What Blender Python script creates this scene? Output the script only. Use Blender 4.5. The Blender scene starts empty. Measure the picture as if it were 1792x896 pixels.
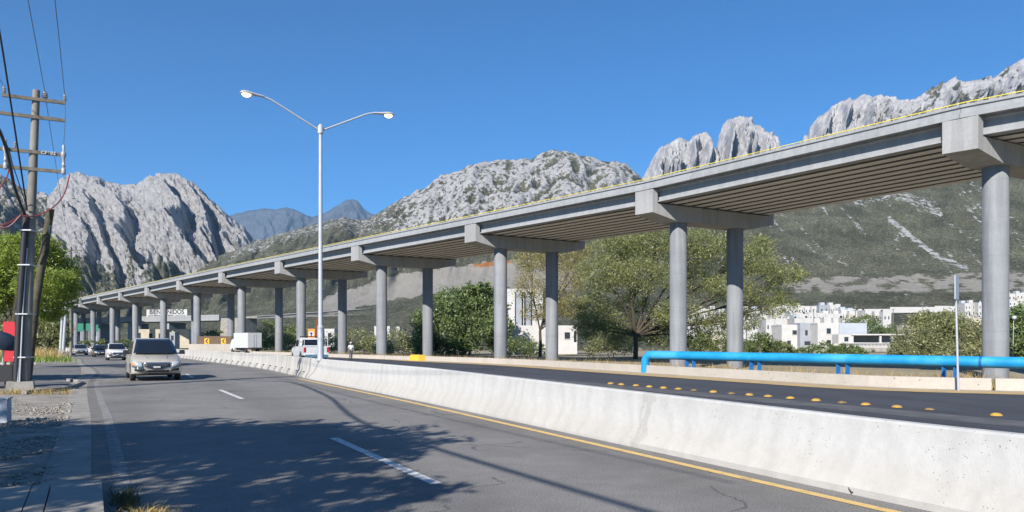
import bpy, math, random
import numpy as np
from mathutils import Vector, Matrix
random.seed(7)
RNG = np.random.default_rng(11)
SC = bpy.context.scene
C = SC.collection
F, H, HY = 1344.0, 1.7, 600.0          # focal length in photo pixels, eye height, horizon row

# ------------------------------------------------------------------ camera, sky, sun, exposure
cam_d = bpy.data.cameras.new('camera'); cam = bpy.data.objects.new('camera', cam_d); C.objects.link(cam)
cam.location = (0, 0, H); cam.rotation_euler = (math.pi/2, 0, 0)
cam_d.sensor_width = 36; cam_d.lens = 36*F/1792; cam_d.shift_y = 152/1792
cam_d.clip_start = 0.1; cam_d.clip_end = 60000
SC.camera = cam
SUN_EL = math.radians(33); SUN_DIR = Vector((-0.42, -0.907, 0)).normalized()
w = bpy.data.worlds.new('World'); SC.world = w; w.use_nodes = True
wn = w.node_tree.nodes; wl = w.node_tree.links
sky = wn.new('ShaderNodeTexSky'); sky.sky_type = 'NISHITA'; sky.sun_disc = False
sky.sun_elevation = SUN_EL; sky.sun_rotation = math.atan2(SUN_DIR.x, SUN_DIR.y)
sky.altitude = 600; sky.air_density = .9; sky.dust_density = 0.0; sky.ozone_density = 8.0
tint = wn.new('ShaderNodeMix'); tint.data_type = 'RGBA'; tint.blend_type = 'MULTIPLY'; tint.inputs[0].default_value = 1
tint.inputs[7].default_value = (.50, 1.06, 1.26, 1); wl.new(sky.outputs[0], tint.inputs[6])
wl.new(tint.outputs[2], wn['Background'].inputs['Color']); wn['Background'].inputs['Strength'].default_value = 0.058
sd = bpy.data.lights.new('sun', 'SUN'); so = bpy.data.objects.new('sun', sd); C.objects.link(so)
sd.energy = 4.2; sd.angle = math.radians(0.5); sd.color = (1.0, 0.94, 0.85)
sv = Vector((SUN_DIR.x*math.cos(SUN_EL), SUN_DIR.y*math.cos(SUN_EL), math.sin(SUN_EL)))
so.rotation_euler = sv.to_track_quat('Z', 'Y').to_euler(); so.location = sv*50
SC.view_settings.view_transform = 'Standard'; SC.view_settings.look = 'None'
SC.view_settings.exposure = 0.95; SC.view_settings.gamma = 1.0
SC.cycles.use_denoising = True
SC.cycles.max_bounces = 6; SC.cycles.volume_bounces = 1
SC.cycles.transparent_max_bounces = 8
HAZE = 3.8e-5

# ------------------------------------------------------------------ helpers
def PX(x, y, Y):                      # photo pixel at a depth -> place in the world
    return ((x-896)/F*Y, Y, H+(HY-y)/F*Y)
def GP(x, y, z=0.0):                  # photo pixel on the level z
    Y = F*(H-z)/(y-HY); return ((x-896)/F*Y, Y, z)

class MB:
    def __init__(s): s.v = []; s.f = []; s.m = []; s.uv = None
    def add(s, vs, fs, mi=0):
        o = len(s.v); s.v += [tuple(p) for p in vs]
        for f in fs: s.f.append(tuple(i+o for i in f)); s.m.append(mi)
        return s
    def box(s, c, d, rz=0, mi=0, taper=1.0, M=None):
        x, y, z = d[0]/2, d[1]/2, d[2]/2; vs = []
        cs, sn = math.cos(rz), math.sin(rz)
        for k, (a, b, e) in enumerate(((-1,-1,-1),(1,-1,-1),(1,1,-1),(-1,1,-1),(-1,-1,1),(1,-1,1),(1,1,1),(-1,1,1))):
            t = taper if e > 0 else 1
            px, py, pz = a*x*t, b*y*t, e*z
            if M is not None:
                q = M @ Vector((px, py, pz)); vs.append((q.x+c[0], q.y+c[1], q.z+c[2]))
            else: vs.append((px*cs-py*sn+c[0], px*sn+py*cs+c[1], pz+c[2]))
        return s.add(vs, [(3,2,1,0),(4,5,6,7),(0,1,5,4),(1,2,6,5),(2,3,7,6),(3,0,4,7)], mi)
    def beam(s, a, b, wd, hg, mi=0):     # bar of rectangular section between two points
        a, b = Vector(a), Vector(b); d = b-a; L = d.length; d.normalize()
        up = Vector((0,0,1)) if abs(d.z) < .95 else Vector((1,0,0))
        r = d.cross(up).normalized(); u = r.cross(d)
        M = Matrix((r, d, u)).transposed()
        return s.box((a+b)/2, (wd, L, hg), M=M, mi=mi)
    def tube(s, pts, rad, n=8, cap=True, mi=0):
        pts = [Vector(p) for p in pts]; N = len(pts)
        if not hasattr(rad, '__len__'): rad = [rad]*N
        rings = []; prev = None
        for i, p in enumerate(pts):
            t = (pts[min(i+1, N-1)]-pts[max(i-1, 0)]).normalized()
            if prev is None:
                a = Vector((0,0,1)) if abs(t.z) < .9 else Vector((1,0,0)); r = t.cross(a).normalized()
            else: r = (prev-t*prev.dot(t)).normalized()
            prev = r; u = t.cross(r)
            rings.append([p+(r*math.cos(2*math.pi*k/n)+u*math.sin(2*math.pi*k/n))*rad[i] for k in range(n)])
        vs = [q for R in rings for q in R]; fs = []
        for i in range(N-1):
            for k in range(n):
                k2 = (k+1) % n; fs.append((i*n+k, i*n+k2, (i+1)*n+k2, (i+1)*n+k))
        if cap: fs.append(tuple(range(n-1, -1, -1))); fs.append(tuple((N-1)*n+k for k in range(n)))
        return s.add(vs, fs, mi)
    def lathe(s, prof, c=(0,0,0), n=16, mi=0):   # prof: (radius, z)
        vs = []; fs = []
        for r, z in prof:
            for k in range(n): vs.append((c[0]+r*math.cos(2*math.pi*k/n), c[1]+r*math.sin(2*math.pi*k/n), c[2]+z))
        for i in range(len(prof)-1):
            for k in range(n):
                k2 = (k+1) % n; fs.append((i*n+k, i*n+k2, (i+1)*n+k2, (i+1)*n+k))
        fs.append(tuple(range(n-1, -1, -1))); fs.append(tuple((len(prof)-1)*n+k for k in range(n)))
        return s.add(vs, fs, mi)
    def prism(s, poly, fn, t0, t1, mi=0):        # polygon (a,b) swept by fn(a,b,t)
        n = len(poly); vs = [fn(a, b, t0) for a, b in poly]+[fn(a, b, t1) for a, b in poly]
        fs = [tuple(range(n-1, -1, -1)), tuple(range(n, 2*n))]+[(k, (k+1) % n, n+(k+1) % n, n+k) for k in range(n)]
        return s.add(vs, fs, mi)
    def mesh(s, name, mats, smooth=False):
        me = bpy.data.meshes.new(name); me.from_pydata(s.v, [], s.f)
        if not isinstance(mats, (list, tuple)): mats = [mats]
        for m in mats: me.materials.append(m)
        if len(mats) > 1: me.polygons.foreach_set('material_index', s.m)
        if s.uv is not None:
            ul = me.uv_layers.new(name='UVMap'); li = np.zeros(len(me.loops), np.int32); me.loops.foreach_get('vertex_index', li)
            ul.data.foreach_set('uv', np.asarray(s.uv, np.float32)[li].ravel())
        if smooth: smooth_mesh(me, smooth if smooth is not True else 40)
        me.update(); return me
    def obj(s, name, mats, parent=None, smooth=False, loc=None):
        return link(name, s.mesh(name, mats, smooth), parent, loc)

def smooth_mesh(me, ang=40):
    me.polygons.foreach_set('use_smooth', [True]*len(me.polygons))
    try: me.set_sharp_from_angle(angle=math.radians(ang))
    except Exception: pass
def fix_normals(me):
    import bmesh
    bm = bmesh.new(); bm.from_mesh(me); bmesh.ops.recalc_face_normals(bm, faces=bm.faces); bm.to_mesh(me); bm.free()
def link(name, data, parent=None, loc=None):
    o = bpy.data.objects.new(name, data); C.objects.link(o)
    if parent is not None: o.parent = parent
    if loc is not None: o.location = loc
    return o
def tag(o, label=None, cat=None, group=None, kind=None):
    if label: o['label'] = label
    if cat: o['category'] = cat
    if group: o['group'] = group
    if kind: o['kind'] = kind
    return o
def thing(name, label, cat, loc=(0,0,0), rz=0, group=None):
    o = bpy.data.objects.new(name, None); C.objects.link(o); o.empty_display_size = .3
    o.location = loc; o.rotation_euler = (0, 0, rz)
    return tag(o, label, cat, group)
def dup(root, loc, rz, label=None, scale=None):
    r = root.copy(); C.objects.link(r); r.location = loc; r.rotation_euler = (0, 0, rz)
    if scale: r.scale = scale
    if label: r['label'] = label
    for ch in list(root.children):
        c = ch.copy(); C.objects.link(c); c.parent = r
        for g in ch.children:
            d = g.copy(); C.objects.link(d); d.parent = c
    return r
def np_mesh(name, v, f, mat, attrs=None, smooth=False):
    me = bpy.data.meshes.new(name); v = np.asarray(v, np.float32); f = np.asarray(f, np.int32)
    k = f.shape[1]
    me.vertices.add(len(v)); me.vertices.foreach_set('co', v.ravel())
    me.loops.add(f.size); me.loops.foreach_set('vertex_index', f.ravel())
    me.polygons.add(len(f)); me.polygons.foreach_set('loop_start', np.arange(0, f.size, k, dtype=np.int32))
    me.polygons.foreach_set('loop_total', np.full(len(f), k, np.int32))
    if smooth: me.polygons.foreach_set('use_smooth', np.ones(len(f), bool))
    me.update(calc_edges=True)
    for an, arr in (attrs or {}).items():
        a = me.attributes.new(an, 'FLOAT', 'POINT'); a.data.foreach_set('value', np.asarray(arr, np.float32).ravel())
    me.materials.append(mat); me.validate()
    return me

# ---- numpy noise
_perm = np.random.default_rng(3).permutation(256); _perm = np.concatenate([_perm]*3)
_ang = np.random.default_rng(4).uniform(0, 2*np.pi, 256); _gx, _gy = np.cos(_ang), np.sin(_ang)
def pnoise(x, y, seed=0):
    x = np.asarray(x, float)+seed*17.31; y = np.asarray(y, float)+seed*9.17
    xi = np.floor(x).astype(int); yi = np.floor(y).astype(int); xf = x-xi; yf = y-yi
    u = xf*xf*xf*(xf*(xf*6-15)+10); v = yf*yf*yf*(yf*(yf*6-15)+10)
    def g(i, j, dx, dy):
        h = _perm[(_perm[i & 255]+j) & 255]; return _gx[h]*dx+_gy[h]*dy
    a = g(xi, yi, xf, yf); b = g(xi+1, yi, xf-1, yf); c = g(xi, yi+1, xf, yf-1); d = g(xi+1, yi+1, xf-1, yf-1)
    return (a+(b-a)*u+(c-a)*v+(a-b-c+d)*u*v)*1.5
def fbm(x, y, o=4, seed=0, gain=.5):
    r = 0; a = 1; f = 1
    for i in range(o): r = r+a*pnoise(x*f, y*f, seed+i); a *= gain; f *= 2.03
    return r
def ridged(x, y, o=4, seed=0, gain=.5):
    r = 0; a = 1; f = 1; t = 0
    for i in range(o): r = r+a*(1-np.abs(pnoise(x*f, y*f, seed+i))); t += a; a *= gain; f *= 2.1
    return r/t
def sstep(a, b, x): t = np.clip((x-a)/(b-a), 0, 1); return t*t*(3-2*t)

# ------------------------------------------------------------------ materials
class NT:
    def __init__(s, name):
        s.m = bpy.data.materials.new(name); s.m.use_nodes = True; s.t = s.m.node_tree
        s.b = s.t.nodes['Principled BSDF']; s.out = s.t.nodes['Material Output']; s._co = None
    def n(s, typ, **kw):
        x = s.t.nodes.new(typ)
        for k, v in kw.items(): setattr(x, k, v)
        return x
    def l(s, a, b): s.t.links.new(a, b)
    def co(s, which='Object'):
        if s._co is None: s._co = s.n('ShaderNodeTexCoord')
        return s._co.outputs[which]
    def mapped(s, scale=(1,1,1), which='Object', rot=(0,0,0)):
        mp = s.n('ShaderNodeMapping'); mp.inputs['Scale'].default_value = scale; mp.inputs['Rotation'].default_value = rot
        s.l(s.co(which), mp.inputs['Vector']); return mp.outputs[0]
    def noise(s, scale, detail=5, rough=.55, vec=None, dist=0):
        x = s.n('ShaderNodeTexNoise'); x.inputs['Scale'].default_value = scale; x.inputs['Detail'].default_value = detail
        x.inputs['Roughness'].default_value = rough; x.inputs['Distortion'].default_value = dist
        s.l(vec or s.co(), x.inputs['Vector']); return x.outputs['Fac']
    def voro(s, scale, feature='F1', vec=None, out='Distance'):
        x = s.n('ShaderNodeTexVoronoi', feature=feature); x.inputs['Scale'].default_value = scale
        s.l(vec or s.co(), x.inputs['Vector']); return x.outputs[out]
    def ramp(s, fac, *stops):
        r = s.n('ShaderNodeValToRGB'); e = r.color_ramp.elements
        while len(e) < len(stops): e.new(.5)
        for k, (p, c) in enumerate(stops):
            e[k].position = p; e[k].color = (*c, 1) if hasattr(c, '__len__') else (c, c, c, 1)
        s.l(fac, r.inputs[0]); return r.outputs[0]
    def mix(s, fac, a, b, mode='MIX'):
        x = s.n('ShaderNodeMix', data_type='RGBA', blend_type=mode)
        for sock, val in ((x.inputs[0], fac), (x.inputs[6], a), (x.inputs[7], b)):
            if hasattr(val, 'is_output') or isinstance(val, bpy.types.NodeSocket): s.l(val, sock)
            elif hasattr(val, '__len__'): sock.default_value = (*val, 1)
            else: sock.default_value = val
        return x.outputs[2]
    def math(s, op, a, b=0.0, clamp=False):
        x = s.n('ShaderNodeMath', operation=op, use_clamp=clamp)
        for k, val in enumerate((a, b)):
            if isinstance(val, bpy.types.NodeSocket): s.l(val, x.inputs[k])
            else: x.inputs[k].default_value = val
        return x.outputs[0]
    def attr(s, name): x = s.n('ShaderNodeAttribute', attribute_name=name); return x.outputs['Fac']
    def base(s, c):
        if isinstance(c, bpy.types.NodeSocket): s.l(c, s.b.inputs['Base Color'])
        else: s.b.inputs['Base Color'].default_value = (*c, 1)
    def set(s, rough=.8, metal=0, spec=.3):
        s.b.inputs['Roughness'].default_value = rough; s.b.inputs['Metallic'].default_value = metal
        s.b.inputs['Specular IOR Level'].default_value = spec; return s
    def bump(s, h, strength=.4, dist=.05):
        x = s.n('ShaderNodeBump'); x.inputs['Strength'].default_value = strength; x.inputs['Distance'].default_value = dist
        s.l(h, x.inputs['Height']); s.l(x.outputs[0], s.b.inputs['Normal'])

def mk(name, c1, c2=None, scale=4, rough=.75, bump=.15, bdist=.02, metal=0, spec=.3, detail=6, bscale=None):
    t = NT(name).set(rough, metal, spec)
    c2 = c2 or tuple(x*.8 for x in c1)
    nz = t.noise(scale, detail); t.base(t.ramp(nz, (.32, c2), (.68, c1)))
    if bump: t.bump(t.noise(bscale or scale*6, 4), bump, bdist)
    return t.m
def paint(name, c, rough=.35, metal=0, spec=.5, coat=0, var=.88):
    t = NT(name).set(rough, metal, spec); nz = t.noise(3, 4); t.base(t.ramp(nz, (.3, tuple(x*var for x in c)), (.7, c)))
    t.b.inputs['Coat Weight'].default_value = coat; t.b.inputs['Coat Roughness'].default_value = .08
    return t.m
def concrete(name, c, stain=.75, rough=.85, streak=True, big=.25, pits=0, joints=0):
    t = NT(name).set(rough, 0, .25)
    a = t.noise(big, 6, .6); b = t.noise(6, 5, .65); s3 = t.noise(40, 3)
    col = t.ramp(a, (.3, tuple(x*stain for x in c)), (.7, c))
    col = t.mix(.5, col, t.ramp(b, (.35, .82), (.65, 1.0)), 'MULTIPLY')
    if streak:
        st = t.noise(1.6, 5, .6, t.mapped((1.3, 1.3, .07)))
        col = t.mix(streak if streak is not True else .7, col, t.ramp(st, (.42, .72), (.56, 1.0)), 'MULTIPLY')
    if joints:
        sp = t.n('ShaderNodeSeparateXYZ'); t.l(t.co(), sp.inputs[0]); fr = t.math('FRACT', t.math('DIVIDE', sp.outputs[2], joints))
        col = t.mix(t.math('MULTIPLY', t.math('LESS_THAN', fr, .016), .35), col, tuple(x*.55 for x in c)); col = t.mix(.5, col, t.ramp(t.noise(.9, 2, .5, t.mapped((.02, .02, 1))), (.4, .9), (.6, 1.04)), 'MULTIPLY')
    if pits:
        v = t.voro(pits); v2 = t.noise(2.5, 3)
        pt = t.math('LESS_THAN', v, .12); pt = t.math('MULTIPLY', pt, t.math('GREATER_THAN', v2, .5))
        col = t.mix(pt, col, (.12, .11, .1))
    t.base(col); t.bump(t.mix(.5, b, s3), .25, .02); return t.m

M = {}
M['viaduct'] = concrete('viaduct_concrete', (.32, .332, .35), .88, .8, .4, .08)
M['column'] = concrete('column_concrete', (.245, .257, .28), .84, .7, True, .2, 0, 2.44)
M['capc'] = concrete('cap_concrete', (.35, .35, .355), .84, .8, .5, .3, 5)
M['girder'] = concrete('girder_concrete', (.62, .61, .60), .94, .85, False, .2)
M['kerb_white'] = concrete('kerb_whitewash', (.46, .42, .37), .86, .9, False, .5, 5)
M['slab'] = concrete('pavement_concrete', (.36, .34, .31), .75, .9, False, .8)
M['whitewall'] = mk('white_render', (.50, .49, .475), (.43, .42, .41), .5, .9, .1)
M['cream'] = mk('cream_render', (.46, .42, .35), (.36, .32, .245), .5, .9, .1)
M['greywall'] = mk('grey_render', (.30, .32, .35), (.25, .27, .3), .5, .9, .1)
M['bluegrey'] = mk('pale_grey_render', (.40, .43, .48), (.34, .37, .41), .5, .9, .1)
M['brownwall'] = mk('brown_wall', (.16, .11, .08), (.12, .085, .06), 1, .9, .1)
M['pane'] = paint('window_glass', (.03, .035, .045), .12, 0, .6)
M['darkgap'] = paint('dark_opening', (.03, .03, .035), .8)
M['glass'] = paint('vehicle_glass', (.012, .016, .024), .06, 0, .6)
M['tyre'] = mk('tyre_rubber', (.025, .025, .026), None, 20, .9, .1)
M['rim'] = paint('alloy_rim', (.45, .46, .48), .3, .8)
M['blackp'] = paint('black_plastic', (.02, .02, .022), .5)
M['chrome'] = paint('chrome_trim', (.7, .7, .72), .18, 1)
M['lens'] = paint('headlight_lens', (.55, .58, .6), .08, .35, .7)
M['amber'] = paint('amber_lens', (.75, .28, .08), .15)
M['redlens'] = paint('red_lens', (.35, .02, .02), .15)
M['champ'] = paint('champagne_paint', (.47, .43, .37), .32, .25, .5, .6, .95)
M['silver'] = paint('silver_paint', (.5, .51, .53), .3, .5, .5, .6, .95)
M['white'] = paint('white_paint', (.56, .565, .57), .35, 0, .5, .4, .96)
M['blackcar'] = paint('black_paint', (.018, .02, .026), .2, 0, .5, .8)
M['galv'] = paint('galvanised_steel', (.50, .52, .55), .45, .35)
M['lampwhite'] = paint('lamp_pole_paint', (.44, .455, .48), .45, .1)
M['blue'] = None
M['yellow'] = mk('yellow_paint', (.78, .47, .05), (.62, .36, .05), 6, .6, .15)
M['railyellow'] = paint('yellow_rail_paint', (.72, .60, .08), .5)
M['wood'] = mk('weathered_wood', (.20, .175, .14), (.11, .095, .075), 6, .9, .4, .01)
M['woodgreen'] = mk('creosoted_wood', (.10, .095, .06), (.05, .045, .03), 5, .9, .4, .01)
M['polec'] = concrete('pole_concrete', (.25, .235, .21), .8, .9, True, 1)
M['cable'] = paint('cable_black', (.02, .02, .025), .6)
M['wire'] = paint('aluminium_wire', (.10, .12, .15), .5)
M['redcable'] = paint('red_cable', (.20, .03, .035), .5)
M['porcelain'] = paint('grey_porcelain', (.30, .32, .35), .2)
M['rust'] = mk('rusty_steel', (.16, .07, .035), (.10, .05, .03), 8, .9, .3)
M['redsign'] = mk('red_sheet', (.55, .035, .05), (.45, .03, .045), 2, .6, .05)
M['navy'] = mk('navy_tarpaulin', (.03, .045, .075), (.02, .03, .05), 4, .7, .4, .03)
M['signgreen'] = paint('green_sign', (.01, .16, .10), .5)
M['signwhite'] = paint('white_sign', (.46, .465, .47), .5)
M['signblack'] = paint('black_sign_print', (.015, .015, .018), .6)
M['signyellow'] = paint('yellow_sign', (.80, .42, .02), .5)
M['signorange'] = paint('orange_sign', (.75, .25, .03), .5)
M['skin'] = mk('skin', (.30, .16, .10), None, 10, .6, .0)
M['shirt'] = mk('pale_shirt', (.55, .62, .64), (.48, .55, .57), 8, .9, .2)
M['jeans'] = mk('grey_jeans', (.12, .15, .19), (.09, .11, .14), 10, .9, .2)
M['hair'] = mk('dark_cap', (.05, .05, .055), None, 10, .9, .1)
M['bark'] = mk('grey_bark', (.10, .08, .06), (.05, .042, .034), 9, .95, .6, .03)

t = NT('blue_pipe_paint').set(.42, 0, .5)
nz = t.noise(.8, 4, .6, t.mapped((.25, 1, 1))); t.base(t.ramp(nz, (.38, (.010, .21, .46)), (.5, (.014, .26, .52)), (.62, (.05, .33, .56))))
t.bump(t.noise(14, 3), .08, .01); M['blue'] = t.m
M['blued'] = paint('blue_support_paint', (.01, .12, .36), .5)

# asphalt: u = metres across (from the barrier), v = metres along
def asphalt(name, c, tracks, light=.0, crack=True):
    t = NT(name).set(.88, 0, .35)
    g = t.noise(55, 3, .7); big = t.noise(.35, 5, .6); mid = t.noise(2.2, 5, .65)
    vv = t.voro(38)
    col = t.ramp(g, (.3, tuple(x*.5 for x in c)), (.5, c), (.72, tuple(min(1, x*2.0) for x in c)))
    col = t.mix(.75, col, t.ramp(big, (.3, .72), (.7, 1.12)), 'MULTIPLY')
    col = t.mix(.5, col, t.ramp(mid, (.35, .8), (.65, 1.1)), 'MULTIPLY')
    uv = t.co('UV'); sp = t.n('ShaderNodeSeparateXYZ'); t.l(uv, sp.inputs[0])
    wob = t.math('ADD', sp.outputs[0], t.math('MULTIPLY', t.math('SUBTRACT', t.noise(.25, 3), .5), .8))
    if tracks:                                             # worn wheel paths, lighter between
        s_ = t.math('SINE', t.math('MULTIPLY', wob, 2*math.pi/tracks))
        col = t.mix(.5, col, t.ramp(t.math('MULTIPLY_ADD', s_, .5), (.0, .82), (.5, 1.1)), 'MULTIPLY')
    if crack:
        cv = t.n('ShaderNodeTexVoronoi', feature='DISTANCE_TO_EDGE'); cv.inputs['Scale'].default_value = .22
        wv = t.n('ShaderNodeVectorMath', operation='ADD')
        nn = t.n('ShaderNodeTexNoise'); nn.inputs['Scale'].default_value = .9; nn.inputs['Detail'].default_value = 5
        t.l(t.co(), nn.inputs['Vector']); t.l(nn.outputs['Color'], wv.inputs[0]); 
        sc = t.n('ShaderNodeVectorMath', operation='SCALE'); sc.inputs['Scale'].default_value = 2.0; t.l(nn.outputs['Color'], sc.inputs[0])
        t.l(sc.outputs[0], wv.inputs[0]); t.l(t.co(), wv.inputs[1]); t.l(wv.outputs[0], cv.inputs['Vector'])
        ck = t.math('LESS_THAN', cv.outputs['Distance'], .006); ck = t.math('MULTIPLY', ck, t.math('GREATER_THAN', t.noise(.5, 2), .5))
        col = t.mix(t.math('MULTIPLY', ck, .55), col, (.035, .035, .035))
    t.base(col); t.bump(t.mix(.6, g, vv), .5, .012); return t.m
M['road'] = asphalt('worn_asphalt', (.178, .171, .162), 3.4)
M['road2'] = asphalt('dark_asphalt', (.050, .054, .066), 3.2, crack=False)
M['street'] = asphalt('side_street_asphalt', (.15, .148, .145), 0)

t = NT('gutter_concrete').set(.9, 0, .25)
a = t.noise(1.2, 6, .65); b = t.noise(14, 5, .7)
col = t.mix(.7, t.ramp(a, (.3, (.20, .185, .165)), (.65, (.34, .32, .29))), t.ramp(b, (.3, .7), (.7, 1.15)), 'MULTIPLY')
t.base(col); t.bump(b, .5, .02); M['gutter'] = t.m

t = NT('worn_white_line').set(.8, 0, .3)
a = t.noise(9, 6, .75); col = t.ramp(a, (.36, (.16, .16, .16)), (.48, (.55, .55, .54))); t.base(col); M['whiteline'] = t.m
t = NT('faded_edge_line').set(.85, 0, .3)
a = t.noise(5, 6, .8); col = t.ramp(a, (.42, (.15, .145, .138)), (.64, (.30, .295, .28))); t.base(col); M['edgeline'] = t.m
t = NT('yellow_line').set(.8, 0, .3)
a = t.noise(6, 6, .75); col = t.ramp(a, (.30, (.22, .17, .09)), (.46, (.58, .40, .16))); t.base(col); M['yellowline'] = t.m

t = NT('cast_barrier_concrete').set(.9, 0, .25)
uv = t.co('UV'); sp = t.n('ShaderNodeSeparateXYZ'); t.l(uv, sp.inputs[0])
a = t.noise(.5, 6, .65); b = t.noise(9, 6, .7); fine = t.noise(60, 3, .7)
col = t.ramp(a, (.3, (.425, .422, .415)), (.7, (.48, .477, .47)))
col = t.mix(.6, col, t.ramp(b, (.3, .84), (.62, 1.0)), 'MULTIPLY')
wvn = t.n('ShaderNodeTexWave', wave_type='BANDS', bands_direction='X'); wvn.inputs['Scale'].default_value = .55; wvn.inputs['Distortion'].default_value = 9; wvn.inputs['Detail'].default_value = 3; wvn.inputs['Detail Scale'].default_value = 1.2
t.l(uv, wvn.inputs['Vector'])
col = t.mix(.45, col, t.ramp(wvn.outputs['Fac'], (.0, .86), (.5, 1.0)), 'MULTIPLY')
dirt = t.math('SUBTRACT', t.math('MULTIPLY_ADD', t.noise(2.2, 5, .7), .55), t.math('MULTIPLY', sp.outputs[1], 1.25))
dm = t.ramp(t.math('ADD', dirt, .10), (.12, 0.0), (.5, .18)); col = t.mix(dm, col, (.34, .28, .20))
pv = t.voro(24); pm = t.math('MULTIPLY', t.math('LESS_THAN', pv, t.math('MULTIPLY', t.noise(17, 2), .28)), t.math('GREATER_THAN', t.noise(2.1, 5), .55)); col = t.mix(pm, col, (.16, .15, .14))
cr = t.n('ShaderNodeTexVoronoi', feature='DISTANCE_TO_EDGE'); cr.inputs['Scale'].default_value = .11
mpu = t.n('ShaderNodeMapping'); mpu.inputs['Scale'].default_value = (1, .12, 1); t.l(uv, mpu.inputs['Vector']); 
dv = t.n('ShaderNodeVectorMath', operation='ADD'); nz2 = t.n('ShaderNodeTexNoise'); nz2.inputs['Scale'].default_value = 3; sc2 = t.n('ShaderNodeVectorMath', operation='SCALE'); sc2.inputs['Scale'].default_value = .25
t.l(uv, nz2.inputs['Vector']); t.l(nz2.outputs['Color'], sc2.inputs[0]); t.l(sc2.outputs[0], dv.inputs[0]); t.l(mpu.outputs[0], dv.inputs[1]); t.l(dv.outputs[0], cr.inputs['Vector'])
ckm = t.math('LESS_THAN', cr.outputs['Distance'], .004); col = t.mix(t.math('MULTIPLY', ckm, .22), col, (.2, .19, .17))
t.base(col); hb = t.mix(.5, b, fine); hb = t.mix(.3, hb, wvn.outputs['Fac']); t.bump(hb, .45, .025); M['barrier'] = t.m
M['precast'] = concrete('precast_concrete', (.47, .455, .43), .9, .9, True, .6, 0)

t = NT('dry_earth').set(.95, 0, .2)
a = t.noise(.08, 6, .6); b = t.noise(1.2, 6, .7)
col = t.ramp(a, (.35, (.25, .21, .145)), (.65, (.34, .295, .215))); col = t.mix(.7, col, t.ramp(b, (.3, .6), (.7, 1.15)), 'MULTIPLY')
t.base(col); t.bump(b, .6, .08); M['earth'] = t.m
t = NT('broken_rubble_ground').set(.95, 0, .2)
a = t.noise(1.1, 6, .7); b = t.voro(7); c_ = t.noise(22, 4, .7)
col = t.ramp(a, (.35, (.20, .18, .155)), (.65, (.38, .35, .31))); col = t.mix(.7, col, t.ramp(c_, (.3, .55), (.7, 1.2)), 'MULTIPLY')
t.base(col); t.bump(t.mix(.5, b, c_), .8, .06); M['rubble'] = t.m
M['stone'] = mk('rubble_stone', (.36, .33, .29), (.24, .22, .19), 6, .95, .4)

def leafmat(name, c, tr=.35, var=.5):
    t = NT(name); t.t.nodes.remove(t.b)
    d = t.n('ShaderNodeBsdfDiffuse'); tl = t.n('ShaderNodeBsdfTranslucent'); g = t.n('ShaderNodeBsdfGlossy'); g.inputs['Roughness'].default_value = .45
    tint = t.attr('tint')
    col = t.mix(tint, tuple(x*(1-var) for x in c), (min(1, c[0]*(1+var)*1.1), c[1]*(1+var), c[2]*(1+var*.6)))
    t.l(col, d.inputs[0]); t.l(t.mix(.5, col, (c[0]*1.6, c[1]*1.7, c[2]*.7)), tl.inputs[0])
    mx = t.n('ShaderNodeMixShader'); mx.inputs[0].default_value = tr; t.l(d.outputs[0], mx.inputs[1]); t.l(tl.outputs[0], mx.inputs[2])
    m2 = t.n('ShaderNodeMixShader'); m2.inputs[0].default_value = .04; t.l(mx.outputs[0], m2.inputs[1]); t.l(g.outputs[0], m2.inputs[2])
    t.l(m2.outputs[0], t.out.inputs['Surface']); return t.m
M['lf_pepper'] = leafmat('pepper_leaf', (.215, .29, .058), .48)
M['lf_mesq'] = leafmat('mesquite_leaf', (.225, .255, .115), .5)
M['lf_olive'] = leafmat('olive_leaf', (.29, .27, .125), .5)
M['lf_dark'] = leafmat('dark_leaf', (.13, .19, .075), .4)
M['lf_grey'] = leafmat('greygreen_leaf', (.23, .255, .14), .45)
M['lf_mid'] = leafmat('mid_leaf', (.145, .19, .075), .4)
M['lf_dry'] = leafmat('dry_grass_blade', (.40, .31, .13), .3, .35)
M['weed'] = leafmat('dry_weed', (.075, .085, .04), .3)
M['lf_grass'] = leafmat('green_grass_blade', (.14, .22, .03), .4, .4)

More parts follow.
